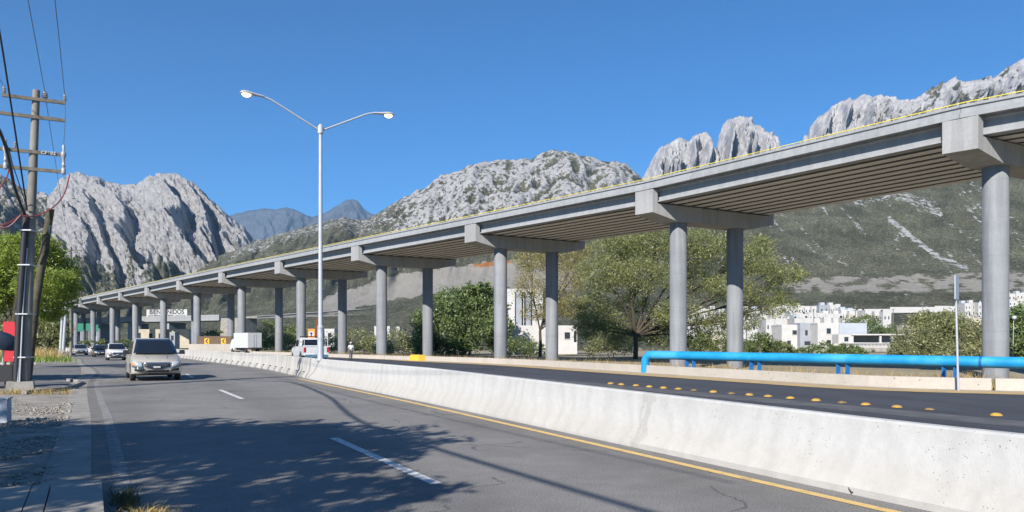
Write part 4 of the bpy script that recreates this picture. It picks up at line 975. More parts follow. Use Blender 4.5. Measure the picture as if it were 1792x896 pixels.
# red panel, tarpaulin stall and grey box at the left edge
rp = thing('red_panel', 'plain red upright panel standing behind the utility pole', 'panel', ((16.5-896)/F*31, 31, 0), .3)
b = MB(); b.box((0, 0, 1.75), (.42, .12, 1.6)); b.obj('sheet', M['redsign'], rp)
b = MB(); b.box((-.15, .02, .48), (.06, .06, .96)); b.box((.15, .02, .48), (.06, .06, .96)); b.obj('legs', M['blackp'], rp)
tc = thing('market_cart', 'dark cart under a navy tarpaulin cut by the left edge', 'cart', ((-14-896)/F*29, 29, 0), .3)
b = MB(); b.box((0, 0, .55), (1.55, .9, .62)); b.box((.55, -.3, .12), (.08, .08, .3)); b.box((-.55, -.3, .12), (.08, .08, .3)); b.obj('box', M['blackp'], tc)
nb = MB(); rr = random.Random(5)
for k in range(6): pass
me = bpy.data.meshes.new('tarpaulin'); vs = []; fs = []
for i in range(9):
    for j in range(16):
        th = 2*math.pi*j/16; ph = i/8*math.pi*.62; r = math.sin(ph)/math.sin(math.pi*.62)*1.0 if i < 8 else .93
        w_ = 1+.09*math.sin(3*th+1)+.06*math.sin(7*th); vs.append((.82*math.sin(ph)*math.cos(th)*w_, .6*math.sin(ph)*math.sin(th)*w_, 1.62+.55*math.cos(ph)+.03*math.sin(5*th)*i/8))
for i in range(8):
    for j in range(16): fs.append((i*16+j, i*16+(j+1) % 16, (i+1)*16+(j+1) % 16, (i+1)*16+j))
me.from_pydata(vs, [], fs); me.materials.append(M['navy']); smooth_mesh(me, 60); link('tarpaulin', me, tc)
b = MB(); b.tube([(0, 0, .8), (0, 0, 1.9)], .04, 8); b.tube([(.4, -.2, .8), (.45, -.2, 1.6)], .03, 8); b.obj('support_post', M['galv'], tc)
x, y, _ = GP(3, 739); b = MB(); b.box((0, 0, .25), (.28, .3, .5), .3); b.box((0, 0, .515), (.32, .34, .03), .3)
o = b.obj('metal_box', M['bluegrey'], None, False, (x, y, 0)); tag(o, 'small blue-grey metal box at the left edge on the driveway', 'box')

# ------------------------------------------------------------------ street lamp on the barrier
sL = BL.s_at_Y(35.2)
lx, ly = BL.at(sL, .33); sl = thing('street_lamp', 'tall white double-arm street lamp rising from the barrier', 'street lamp', (float(lx), float(ly), .9))
b = MB(); b.tube([(0, 0, -.1), (0, 0, 1.5)], [.15, .14], 16); b.lathe([(.22, -.02), (.22, .05), (.16, .07)], n=16); b.obj('pole_base', M['galv'], sl, 40)
b = MB(); b.tube([(0, 0, 1.5), (0, 0, 10.55)], [.105, .075], 14); b.obj('pole', M['lampwhite'], sl, 60)
b = MB(); b.lathe([(.12, 1.44), (.15, 1.47), (.15, 1.55), (.11, 1.6)], n=14); b.obj('collar', M['galv'], sl)
b = MB(); b.lathe([(.10, 10.4), (.13, 10.45), (.13, 10.75), (.09, 10.8), (.06, 10.86)], n=12); b.obj('head_clamp', M['galv'], sl)
e = NT('lamp_glow').set(.3); e.base((.9, .75, .55)); e.b.inputs['Emission Color'].default_value = (1, .62, .30, 1); e.b.inputs['Emission Strength'].default_value = 1.6; M['glow'] = e.m
for sg in (-1, 1):
    aV = Vector((.877*sg, .48*sg, 0)); L = 3.2
    pts = [Vector((0, 0, 10.55)), aV*(.9) + Vector((0, 0, 11.0)), aV*2.1+Vector((0, 0, 11.6)), aV*2.35+Vector((0, 0, 11.70)), aV*2.6+Vector((0, 0, 11.73))]
    b = MB(); b.tube(pts, .04, 8); arm = b.obj('arm', M['lampwhite'], sl, 60)
    r = Vector((-aV.y, aV.x, 0)); b = MB(); rings = []
    prof = [(2.5, .05, .05, 11.73), (2.6, .08, .07, 11.74), (2.85, .10, .085, 11.75), (3.05, .15, .10, 11.77), (3.25, .19, .12, 11.78), (3.42, .18, .11, 11.78), (3.52, .11, .07, 11.77), (3.55, .02, .02, 11.76)]
    n = 12; vs = []
    for d, wd, hh, z in prof:
        for k in range(n):
            a_ = 2*math.pi*k/n; zz = math.sin(a_); vs.append(aV*d+r*math.cos(a_)*wd+Vector((0, 0, z+hh*(zz if zz > 0 else zz*.35))))
    fs = [(i*n+k, i*n+(k+1) % n, (i+1)*n+(k+1) % n, (i+1)*n+k) for i in range(len(prof)-1) for k in range(n)]+[tuple(range(n-1, -1, -1)), tuple((len(prof)-1)*n+k for k in range(n))]
    b.add(vs, fs); me = b.mesh('lantern', M['galv'], 50); fix_normals(me); lan = link('lantern', me, arm)
    vs = []; b = MB()
    for i in range(5):
        ph = i/4*math.pi/2
        for k in range(n): a_ = 2*math.pi*k/n; vs.append(aV*(3.27+.21*math.cos(a_)*math.cos(ph))+r*math.sin(a_)*.15*math.cos(ph)+Vector((0, 0, 11.745-.14*math.sin(ph))))
    fs = [(i*n+k, (i+1)*n+k, (i+1)*n+(k+1) % n, i*n+(k+1) % n) for i in range(4) for k in range(n)]
    b.add(vs, fs); me = b.mesh('lamp_glass', M['glow'], 60); link('lamp_glass', me, arm)

# ------------------------------------------------------------------ vehicles (local: nose towards -Y, z up)
def loft(sections, n_close=True):
    """sections: list of rings (same count) -> MB"""
    b = MB(); n = len(sections[0]); vs = [p for s in sections for p in s]
    fs = [(i*n+k, i*n+(k+1) % n, (i+1)*n+(k+1) % n, (i+1)*n+k) for i in range(len(sections)-1) for k in range(n)]
    fs += [tuple(range(n-1, -1, -1)), tuple((len(sections)-1)*n+k for k in range(n))]
    return b.add(vs, fs)
def body_ring(y, zb, zt, wb, wt, top_in=.08):
    """body section: width wb at sill, bulge in the middle, wt at shoulder"""
    zm = zb+(zt-zb)*.55
    half = [(wb*.86, zb), (wb, zb+.07), (wb*1.0, zm*.6+zb*.4), ((wb+wt)/2*1.01, zm), (wt, zt-.06), (wt-top_in, zt)]
    return [(x, y, z) for x, z in half]+[(-x, y, z) for x, z in reversed(half)]
def add_part(root, name, sections, mat, sm=45, bev=0):
    me = loft(sections).mesh(name, mat, False); fix_normals(me); smooth_mesh(me, sm); return link(name, me, root)
def wheel(root, x, y, r, wd=.21):
    b = MB(); prof = [(r*.62, -wd/2), (r*.93, -wd/2), (r, -wd/2+.03), (r, wd/2-.03), (r*.93, wd/2), (r*.62, wd/2)]
    n = 20; vs = []; fs = []
    for rr_, z in prof:
        for k in range(n): vs.append((x+z, y+rr_*math.cos(2*math.pi*k/n), r+rr_*math.sin(2*math.pi*k/n)))
    m = len(prof)
    for i in range(m-1):
        for k in range(n): fs.append((i*n+k, i*n+(k+1) % n, (i+1)*n+(k+1) % n, (i+1)*n+k))
    fs.append(tuple(range(n))); fs.append(tuple((m-1)*n+k for k in range(n)))
    b.add(vs, fs); t_ = b.obj('wheel', M['tyre'], root, 40)
    sg = 1 if x > 0 else -1; b = MB()
    xo = x+sg*(wd/2-.01)
    for k in range(7):
        a = 2*math.pi*k/7; b.beam((xo, y, r), (xo, y+.6*r*math.cos(a), r+.6*r*math.sin(a)), .05, .035)
    nn = 18; vs = [(xo-sg*.02, y+r*.64*math.cos(2*math.pi*k/nn), r+r*.64*math.sin(2*math.pi*k/nn)) for k in range(nn)]+[(xo+sg*.015, y+r*.64*math.cos(2*math.pi*k/nn), r+r*.64*math.sin(2*math.pi*k/nn)) for k in range(nn)]+[(xo+sg*.015, y+r*.56*math.cos(2*math.pi*k/nn), r+r*.56*math.sin(2*math.pi*k/nn)) for k in range(nn)]
    b.add(vs, [(k, (k+1) % nn, nn+(k+1) % nn, nn+k) for k in range(nn)]+[(nn+k, nn+(k+1) % nn, 2*nn+(k+1) % nn, 2*nn+k) for k in range(nn)])
    b.obj('rim', M['rim'], t_)
    return t_
def panel(root, name, quad, mat, off=.012, nrm=None):
    """four-or-more-sided pane given by points, with thickness"""
    p = [Vector(q) for q in quad]; nr = (p[1]-p[0]).cross(p[2]-p[0]).normalized()
    if nrm is not None and nr.dot(Vector(nrm)) < 0: nr = -nr
    b = MB(); k = len(p); vs = [q+nr*off for q in p]+[q-nr*.02 for q in p]
    b.add(vs, [tuple(range(k)), tuple(range(2*k-1, k-1, -1))]+[(i, k+i, k+(i+1) % k, (i+1) % k) for i in range(k)])
    me = b.mesh(name, mat); fix_normals(me); return link(name, me, root)
def curved_patch(root, name, fn, nu, nv, mat, thick=.015, sm=60):
    b = MB(); vs = [fn(i/(nu-1), j/(nv-1)) for i in range(nu) for j in range(nv)]
    b.add(vs, [(i*nv+j, (i+1)*nv+j, (i+1)*nv+j+1, i*nv+j+1) for i in range(nu-1) for j in range(nv-1)])
    me = b.mesh(name, mat); fix_normals(me); smooth_mesh(me, sm); o = link(name, me, root)
    md = o.modifiers.new('solid', 'SOLIDIFY'); md.thickness = thick; md.offset = 0; return o
def make_car(name, label, cat, loc, rz, paintm, L, W, Hh, hood, belt, ws, roof0, roof1, rear, kind='van', group=None, plate=None):
    """hood: (z at nose, z at cowl); ws: y of windscreen foot; roof0/1: y of roof front/rear; rear: y of rear glass foot"""
    r = thing(name, label, cat, loc, rz, group); w = W/2; y0 = -L/2; y1 = L/2
    S = [body_ring(y0+.0, .42, hood[0]-.22, w*.70, w*.66), body_ring(y0+.06, .30, hood[0]-.10, w*.80, w*.76), body_ring(y0+.22, .24, hood[0], w*.93, w*.86), body_ring(y0+.5, .22, hood[0]+.05, w*.985, w*.93),
         body_ring(ws-.1, .22, hood[1], w, w*.96), body_ring(ws+.3, .22, belt, w, w*.965), body_ring(0.3, .22, belt, w, w*.97), body_ring(y1-.6, .24, belt+.02, w, w*.965), body_ring(y1-.12, .28, belt+.02, w*.96, w*.90), body_ring(y1, .40, belt-.05, w*.88, w*.82)]
    add_part(r, 'body', S, paintm, 35)
    # greenhouse
    wt = w*.74; zr = Hh
    def gh(y, z, hw, hwb): return (y, z, hw, hwb)
    G = []
    prof = [(ws, belt-.03, w*.92, belt-.05), (ws+(roof0-ws)*.5, belt+(zr-belt)*.49, w*.85, belt-.05), (roof0, zr-.05, wt*1.04, belt-.05), (roof0+.35, zr-.005, wt*1.0, belt-.05), ((roof0+roof1)/2, zr, wt, belt-.05), (roof1, zr-.04, wt*.98, belt-.05), (rear, belt-.02, w*.86, belt-.05)]
    for (y, z, hw, zb) in prof:
        h2 = w*.93
        ring = [(h2, y, zb), (h2*.985, y, zb+.02), (hw, y, max(z-.05, zb+.025)), (hw-.10, y, max(z, zb+.03)), (-hw+.10, y, max(z, zb+.03)), (-hw, y, max(z-.05, zb+.025)), (-h2*.985, y, zb+.02), (-h2, y, zb)]
        G.append(ring)
    add_part(r, 'cabin', G, paintm, 30)
    # windscreen
    def wsf(u, v):
        y = ws+.05+(roof0-.02-ws-.05)*v; z = belt+.02+(zr-.09-belt-.02)*v; hw = (w*.86)*(1-v)+(wt*.93)*v; x = -hw+2*hw*u
        return (x, y-.075-.05*(1-(2*u-1)**2), z+.035)
    curved_patch(r, 'windscreen', wsf, 11, 7, M['glass'])
    ys = [ws+.42, ws+1.25 if kind != 'sedan' else ws+1.0, rear-.75 if kind != 'sedan' else rear-.55, rear-.18]
    for sg in (-1, 1):
        cuts = [(ws+.38, ws+1.28), (ws+1.36, (ws+1.36+rear-.35)/2+.15), ((ws+1.36+rear-.35)/2+.23, rear-.28)] if kind == 'van' else [(ws+.42, ws+1.25), (ws+1.33, rear-.45)]
        for a, c in cuts:
            def zt(y): 
                return belt+.06+(zr-.14-belt-.06)*min(1, max(.15, (y-ws)/(roof0-ws+.05)))
            f_ = lambda z: w*.93*.985+(wt*1.01-w*.93*.985)*((z-belt+.03)/(zr-belt-.05))
            q = [(sg*(f_(belt+.06)+.02), a, belt+.05), (sg*(f_(belt+.06)+.02), c, belt+.05), (sg*(f_(zr-.14)+.02), c-.04, min(zr-.14, zt(c))), (sg*(f_(zt(a+.12))+.02), a+.12, zt(a+.12))]
            panel(r, 'side_window', q, M['glass'], .014, (sg, 0, 0))
    panel(r, 'rear_window', [(-w*.68, rear-.02, belt+.08), (w*.68, rear-.02, belt+.08), (wt*.8, roof1+.06, zr-.14), (-wt*.8, roof1+.06, zr-.14)], M['glass'], .03, (0, 1, .3))
    # nose
    fz = hood[0]; yf = y0
    def face(u, z, out=.012):     # nose surface, bowed in plan
        return (u*w, y0+max(float(np.interp(abs(u), [0, .62, .72, .80, .93, .985], [0, 0, .02, .07, .22, .5])), float(np.interp(z, [fz-.22, fz-.10, fz], [0, .06, .22])), float(np.interp(z, [.24, .30, .42], [.22, .06, 0])))-out, z)
    def fpatch(nm, us, zs_, mat, out=.02, par=r, th=.03): 
        return curved_patch(par, nm, lambda a, c: face(us[0]+(us[1]-us[0])*a, zs_[0](a)+(zs_[1](a)-zs_[0](a))*c, out), 9, 3, mat, th)
    k = lambda c: (lambda a: c)
    gr = fpatch('grille', (-.50, .50), (lambda a: fz-.36+.09*abs(2*a-1)**2, k(fz-.145)), M['blackp'], .035)
    fpatch('grille_trim', (-.53, .53), (k(fz-.150), k(fz-.105)), M['chrome'], .05, gr)
    for q in (.3, .55, .8): fpatch('grille_bar', (-.46, .46), (k(fz-.36+.2*q), k(fz-.352+.2*q)), M['chrome'], .045, gr, .02)
    for sg in (-1, 1):
        hl = fpatch('headlight', (sg*.58, sg*.93), (lambda a: fz-.30+.05*a, lambda a: fz-.09+.05*a), M['lens'], .045)
        fpatch('indicator', (sg*.86, sg*.95), (k(fz-.24), k(fz-.10)), M['amber'], .055, hl, .02)
        fpatch('headlight_rim', (sg*.56, sg*.95), (lambda a: fz-.325+.05*a, lambda a: fz-.30+.05*a), M['blackp'], .035, hl)
        fpatch('fog_recess', (sg*.52, sg*.86), (lambda a: .40+.03*a, lambda a: .50+.02*a), M['blackp'], .04)
        fpatch('bumper_trim', (sg*.50, sg*.86), (lambda a: .515+.02*a, lambda a: .535+.02*a), M['chrome'], .05)
    fpatch('lower_intake', (-.46, .46), (k(.37), k(.46)), M['blackp'], .045)
    fpatch('bumper_lip', (-.95, .95), (k(.25), k(.31)), M['blackp'], .03)
    pl = fpatch('licence_plate', (-.17, .17), (k(.50), k(.62)), M['blackp'], .06)
    fpatch('plate_face', (-.14, .14), (k(.525), k(.60)), M['signwhite'], .085, pl, .01)
    curved_patch(r, 'hood_crease', lambda u, v: ((.36+.10*v)*w, y0+.35+(ws-.15-y0-.35)*v, hood[0]+.055+(hood[1]-hood[0]-.04)*v+.004*u), 2, 6, paintm, .02)
    curved_patch(r, 'hood_crease', lambda u, v: (-(.36+.10*v)*w, y0+.35+(ws-.15-y0-.35)*v, hood[0]+.055+(hood[1]-hood[0]-.04)*v+.004*u), 2, 6, paintm, .02)
    for sg in (-1, 1):
        b = MB(); b.box((sg*(w+.13), ws+.45, belt+.09), (.24, .13, .18), 0, taper=.85); mr = b.obj('mirror', M['blackp'], r)
        b = MB(); b.beam((sg*(w-.08), ws+.42, belt+.04), (sg*(w+.05), ws+.45, belt+.05), .05, .05); b.obj('mirror_arm', M['blackp'], mr)
        b = MB(); b.box((sg*(w+.004), .2, belt-.12), (.02, .16, .03)); b.box((sg*(w+.004), 1.2, belt-.12), (.02, .16, .03)); b.obj('door_handle', paintm, r)
        rw = .33 if L > 4.4 else .30
        wheel(r, sg*(w-.12), y0+.95, rw); wheel(r, sg*(w-.12), y1-.95, rw)
        for yy in (y0+.95, y1-.95):
            pts = []
            nb_ = MB(); n = 14
            vs = []
            for kk in range(n+1):
                a = math.pi*kk/n
                for rr_ in (rw*1.08, rw*1.24): vs.append((sg*(w+.006), yy+rr_*math.cos(a), rw+rr_*math.sin(a)*.98))
            vs += [(x_-sg*.12, y_, z_) for x_, y_, z_ in vs]; m_ = 2*(n+1)
            fs = [(2*i, 2*i+1, 2*i+3, 2*i+2) for i in range(n)]
            nb_.add(vs, fs+[(2*i, 2*i+2, m_+2*i+2, m_+2*i) for i in range(n)]); nb_.obj('wheel_arch', M['blackp'], r)
        fpr = panel(r, 'tail_light', [(sg*w*.72, y1-.03, belt-.32), (sg*w*.90, y1-.10, belt-.32), (sg*w*.90, y1-.10, belt+.05), (sg*w*.74, y1-.03, belt+.05)], M['redlens'], .03, (0, 1, 0))
    # seats and driver head shapes seen through glass
    b = MB(); b.box((0, .1, .45), (W*.8, 2.2, .3)); 
    for sg in (-1, 1): b.box((sg*.42, ws+1.25, belt+.05), (.42, .14, .7), 0, taper=.9)
    b.obj('seats', M['blackp'], r)
    b = MB(); b.beam((-w*.72, ws+.02, belt+.035), (-.02, ws-.02, belt+.06), .02, .02); b.beam((w*.05, ws-.02, belt+.05), (w*.75, ws+.03, belt+.035), .02, .02); b.obj('wiper', M['blackp'], r)
    return r
van = make_car('minivan', 'champagne minivan driving towards the viewer in the near lane', 'minivan', (-17.0, 36.3, 0), math.radians(29.5), M['champ'], 5.1, 2.0, 1.75, (.86, 1.05), 1.07, -1.55, -.45, 2.15, 2.45)
b = MB(); b.box((-.86*.75, -1.19, 1.28), (.08, .01, .14)); b.box((-.6*.75, -1.19, 1.2), (.06, .01, .1)); o = b.obj('windscreen_sticker', M['signwhite'], van); van.scale = (1.04, 1.0, 1.10)
make_car('people_carrier', 'silver-white small van following behind the champagne minivan', 'van', (-39.2, 76, 0), math.radians(31), M['white'], 4.2, 1.72, 1.66, (.88, 1.05), 1.08, -1.25, -.45, 1.75, 2.0)
make_car('car', 'black car in the right lane behind the white small van', 'car', (-49.9, 93.2, 0), math.radians(33), M['blackcar'], 4.3, 1.75, 1.46, (.74, .92), .95, -.95, -.15, 1.15, 1.65, 'sedan')
make_car('car', 'farthest silver-white car on the road, nearest the traffic island', 'car', (-59.8, 106.3, 0), math.radians(34), M['silver'], 4.3, 1.76, 1.50, (.78, .96), .98, -.95, -.15, 1.15, 1.65, 'sedan')

# pickup seen from behind (nose away: +Y local is the tail, so turn it round)
pk = thing('pickup_truck', 'white pickup truck seen from behind beyond the lamp post', 'pickup truck', (-16.8, 63.5, 0), math.radians(206))
def ring2(y, zb, zt, w): return body_ring(y, zb, zt, w, w*.96, .05)
S = [ring2(-2.75, .55, .95, .78), ring2(-2.6, .45, 1.05, .9), ring2(-1.5, .42, 1.12, .97), ring2(-.9, .42, 1.14, .97), ring2(.6, .42, 1.14, .97), ring2(.62, .45, 1.14, .97)]
add_part(pk, 'body', S, M['white'], 35)
G = []
for (y, z, hw) in ((-1.35, 1.12, .88), (-.75, 1.66, .76), (-.3, 1.74, .73), (.35, 1.72, .73), (.55, 1.14, .85)):
    G.append([(.9, y, 1.08), (.89, y, 1.11), (hw, y, max(z-.05, 1.12)), (hw-.1, y, max(z, 1.13)), (-hw+.1, y, max(z, 1.13)), (-hw, y, max(z-.05, 1.12)), (-.89, y, 1.11), (-.9, y, 1.08)])
add_part(pk, 'cabin', G, M['white'], 30)
panel(pk, 'rear_window', [(-.62, .52, 1.24), (.62, .52, 1.24), (.58, .40, 1.6), (-.58, .40, 1.6)], M['glass'], .03, (0, 1, .2))
for sg in (-1, 1):
    panel(pk, 'side_window', [(sg*.90, -.85, 1.17), (sg*.90, .2, 1.17), (sg*.79, .15, 1.6), (sg*.79, -.62, 1.6)], M['glass'], .02, (sg, 0, .2))
    b = MB(); b.box((sg*.92, 1.72, .86), (.09, 2.25, .56)); b.box((sg*.93, 1.72, 1.155), (.12, 2.25, .03)); b.obj('bed_side', M['white'], pk)
    panel(pk, 'tail_light', [(sg*.80, 2.86, .78), (sg*.965, 2.86, .78), (sg*.965, 2.86, 1.1), (sg*.80, 2.86, 1.1)], M['redlens'], .02, (0, 1, 0))
    wheel(pk, sg*.86, -1.75, .37, .24); wheel(pk, sg*.86, 1.6, .37, .24)
    b = MB(); b.box((sg*1.08, -.95, 1.22), (.2, .1, .2)); b.obj('mirror', M['blackp'], pk)
    b = MB(); b.tube([(sg*.9, .75, 1.15), (sg*.9, .75, 1.85)], .03, 6); b.tube([(sg*.9, 2.75, 1.15), (sg*.9, 2.75, 1.75)], .03, 6); b.obj('ladder_post', M['galv'], pk)
    n = 14; vs = []; nb_ = MB()
    for kk in range(n+1):
        a = math.pi*kk/n
        for rr_ in (.39, .47): vs.append((sg*.975, 1.6+rr_*math.cos(a), .37+rr_*math.sin(a)))
    vs += [(x_-sg*.1, y_, z_) for x_, y_, z_ in vs]; m_ = 2*(n+1)
    nb_.add(vs, [(2*i, 2*i+1, 2*i+3, 2*i+2) for i in range(n)]+[(2*i, 2*i+2, m_+2*i+2, m_+2*i) for i in range(n)]); nb_.obj('wheel_arch', M['blackp'], pk)
b = MB(); b.box((0, 2.83, .86), (1.86, .06, .55)); b.box((0, 2.865, .92), (1.2, .02, .22)); b.obj('tailgate', M['white'], pk)
b = MB(); b.box((0, 1.72, .6), (1.75, 2.2, .06)); b.box((0, .66, .9), (1.75, .05, .5)); b.obj('bed_floor', M['blackp'], pk)
b = MB(); b.box((0, 2.92, .52), (1.8, .16, .16)); b.box((.0, 2.9, .62), (1.7, .1, .04)); b.obj('bumper', M['chrome'], pk)
b = MB(); b.tube([(-.9, .75, 1.82), (.9, .75, 1.82)], .03, 6); b.tube([(-.9, .75, 1.45), (.9, .75, 1.45)], .02, 6); b.obj('headache_rack', M['blackp'], pk)
b = MB(); b.box((0, 2.875, .66), (.32, .02, .14)); b.obj('licence_plate', M['signwhite'], pk)
pk.scale = (1.02, 1.05, 1.22)

tk = thing('box_truck', 'white box truck with closed rear doors driving away on the far road', 'truck', (-42.0, 122.0, 0), math.radians(223))
b = MB(); b.box((0, 0, 2.1), (2.3, 5.2, 2.35)); b.obj('cargo_box', M['white'], tk)
for sg in (-1, 1):
    b = MB(); b.box((sg*.565, 2.615, 2.08), (1.08, .04, 2.2)); d = b.obj('rear_door', M['white'], tk)
    b = MB(); b.tube([(sg*.2, 2.655, 1.05), (sg*.2, 2.655, 3.1)], .025, 6); b.tube([(sg*.35, 2.655, 1.9), (sg*.2, 2.67, 1.8)], .02, 6); b.obj('door_bar', M['galv'], d)
    panel(tk, 'tail_light', [(sg*.8, 2.6, .72), (sg*1.05, 2.6, .72), (sg*1.05, 2.6, .84), (sg*.8, 2.6, .84)], M['redlens'], .02, (0, 1, 0))
    wheel(tk, sg*.95, 1.5, .42, .3); wheel(tk, sg*.95, -3.4, .42, .25)
b = MB(); b.box((0, 0, .8), (1.0, 7.5, .18)); b.box((0, 2.7, .62), (2.1, .08, .12)); b.obj('chassis', M['blackp'], tk)
add_part(tk, 'cab', [body_ring(-4.6, .5, 1.3, .9, .85), body_ring(-4.4, .45, 1.6, 1.0, .95), body_ring(-4.0, .45, 2.3, 1.02, .85), body_ring(-2.8, .45, 2.35, 1.02, .9), body_ring(-2.75, .5, 2.3, 1.0, .88)], M['white'], 35)

# ------------------------------------------------------------------ pedestrian
pd = thing('person', 'person in pale shirt and grey jeans walking along the far kerb', 'person', ((614-896)/F*79.5, 79.5, 0), math.radians(200))
SCL = 1.0
sk_v = [(0, 0, .98), (0, 0, 1.15), (0, .01, 1.38), (0, .0, 1.50), (0, .03, 1.60), (0, .04, 1.70),
        (.10, 0, .93), (.11, .10, .50), (.11, .02, .10), (.11, .17, .05),
        (-.10, 0, .93), (-.11, -.08, .50), (-.11, -.22, .12), (-.11, -.06, .05),
        (.19, 0, 1.41), (.25, -.05, 1.14), (.26, .12, .92), (.26, .19, .84),
        (-.19, 0, 1.41), (-.24, .06, 1.15), (-.22, .28, 1.02), (-.22, .36, .99)]
sk_e = [(0, 1), (1, 2), (2, 3), (3, 4), (4, 5), (0, 6), (6, 7), (7, 8), (8, 9), (0, 10), (10, 11), (11, 12), (12, 13), (2, 14), (14, 15), (15, 16), (16, 17), (2, 18), (18, 19), (19, 20), (20, 21)]
sk_r = [.13, .12, .14, .055, .09, .085, .09, .062, .045, .035, .09, .062, .045, .035, .062, .045, .034, .03, .062, .045, .034, .03]
def skinned(name, vs, es, rs, mat, par, sub=2, root=0):
    me = bpy.data.meshes.new(name); me.from_pydata(vs, es, []); o = link(name, me, par)
    md = o.modifiers.new('skin', 'SKIN'); md.use_smooth_shade = True
    for i, r in enumerate(rs): me.skin_vertices[0].data[i].radius = (r, r)
    me.skin_vertices[0].data[root].use_root = True
    s2 = o.modifiers.new('sub', 'SUBSURF'); s2.levels = sub; s2.render_levels = sub
    me.materials.append(mat); return o
skinned('body', sk_v, sk_e, sk_r, M['skin'], pd)
iv = [0, 1, 2, 14, 15, 18, 19]; mp_ = {a: i for i, a in enumerate(iv)}
skinned('shirt', [(0, 0, .90) if a == 0 else sk_v[a] for a in iv], [(mp_[a], mp_[c]) for a, c in sk_e if a in mp_ and c in mp_], [.155, .155, .165, .085, .068, .085, .068], M['shirt'], pd)
iv = [0, 6, 7, 8, 10, 11, 12]; mp_ = {a: i for i, a in enumerate(iv)}
skinned('trousers', [sk_v[a] for a in iv], [(mp_[a], mp_[c]) for a, c in sk_e if a in mp_ and c in mp_], [.145, .115, .085, .07, .115, .085, .07], M['jeans'], pd)
b = MB(); b.lathe([(.115, 0), (.118, .05), (.10, .11), (.05, .145), (.0, .15)], (0, .035, 1.66), 12); b.box((0, .14, 1.67), (.15, .12, .015)); b.obj('cap', M['signwhite'], pd, 50)
for sg in (1, -1):
    v0 = sk_v[17] if sg > 0 else sk_v[21]; b = MB()
    for q in range(4): b.tube([(v0[0]-.02+q*.014, v0[1], v0[2]), (v0[0]-.025+q*.017, v0[1]+.05, v0[2]-.05), (v0[0]-.025+q*.017, v0[1]+.055, v0[2]-.085-.01*(q % 2))], [.009, .008, .006], 5)
    b.tube([(v0[0]-.02, v0[1], v0[2]), (v0[0]-.05, v0[1]+.04, v0[2]-.02), (v0[0]-.05, v0[1]+.06, v0[2]-.05)], [.011, .009, .007], 5); b.obj('hand', M['skin'], pd, 60)
b = MB(); b.box((.11, .1, .04), (.10, .28, .08)); b.box((-.11, -.12, .05), (.10, .28, .08)); b.obj('shoes', M['blackp'], pd)

# ------------------------------------------------------------------ blue pipe, signs on the right
pa, pb_ = Vector((1792-896, 0, 0)), None
A = Vector((F and (2300-896)/F*25.6, 25.6, 1.02)); 
Pn = Vector(((1792-896)/F*30.5, 30.5, .90)); Pf = Vector(((1140-896)/F*43.4, 43.4, 1.02))
dp = (Pf-Pn).normalized(); Pend = Pn-dp*14
pr = thing('blue_pipe', 'thick bright blue water pipe with bent end behind the white kerb', 'pipe')
Pj = Pn+dp*((Pf-Pn).length*.083)
b = MB(); b.tube([Pend, Pj], .235, 20, False); b.obj('pipe_length', M['blue'], pr, 60)
b = MB(); el = []; rad = .42
for k in range(7):
    a = k/6*math.pi/2; el.append(Pf+dp*(rad*math.sin(a))+Vector((0, 0, -rad*(1-math.cos(a)))))
el.append(el[-1]+Vector((0, 0, -1.4)))
b.tube([Pj, Pj.lerp(Pf, .5), Pf]+el[1:], .235, 20, False); b.obj('pipe_length', M['blue'], pr, 60)
b = MB(); b.tube([Pj-dp*.05, Pj+dp*.05], .25, 20); b.obj('joint_collar', M['blued'], pr, 60)
for px_s in (1208, 1322, 1475, 1662):
    # point on the pipe at that column
    k_ = (px_s-896)/F; tS = (Pn.x-k_*Pn.y)/(k_*dp.y-dp.x); c = Pn+dp*tS
    sr = thing('pipe_support', {1208: 'blue support legs under the pipe nearest its bend', 1322: 'blue support legs under the pipe beside the second right column', 1475: 'blue support legs under the pipe below the white balustrade', 1662: 'blue support legs under the pipe behind the slim sign post'}[px_s], 'pipe support', (c.x, c.y, -.7), math.atan2(dp.y, dp.x), 'blue supports of the pipe')
    for q in (-.22, .22):
        b = MB(); b.prism([(-.16, 0), (.16, 0), (.07, 1.5), (-.07, 1.5)], lambda a_, z_, t_: (q+t_+a_*.6, a_*.9, z_), -.02, .02); b.obj('leg', M['blued'], sr)
    b = MB(); b.box((0, 0, .03), (.8, .5, .06)); b.obj('foot_plate', M['blued'], sr)
sp0 = GP(1673, 683); sp = thing('sign_post', 'slim leaning grey post with a sign seen edge-on before the pipe', 'sign post', (sp0[0], sp0[1]-.15, 0))
b = MB(); b.tube([(0, 0, -.1), (-.11, 0, 4.05)], .038, 10); b.obj('post', M['galv'], sp, 60)
b = MB(); b.box((-.06, 0, 3.68), (.035, .62, .85), math.radians(-40)); b.obj('sign_plate', M['lampwhite'], sp)

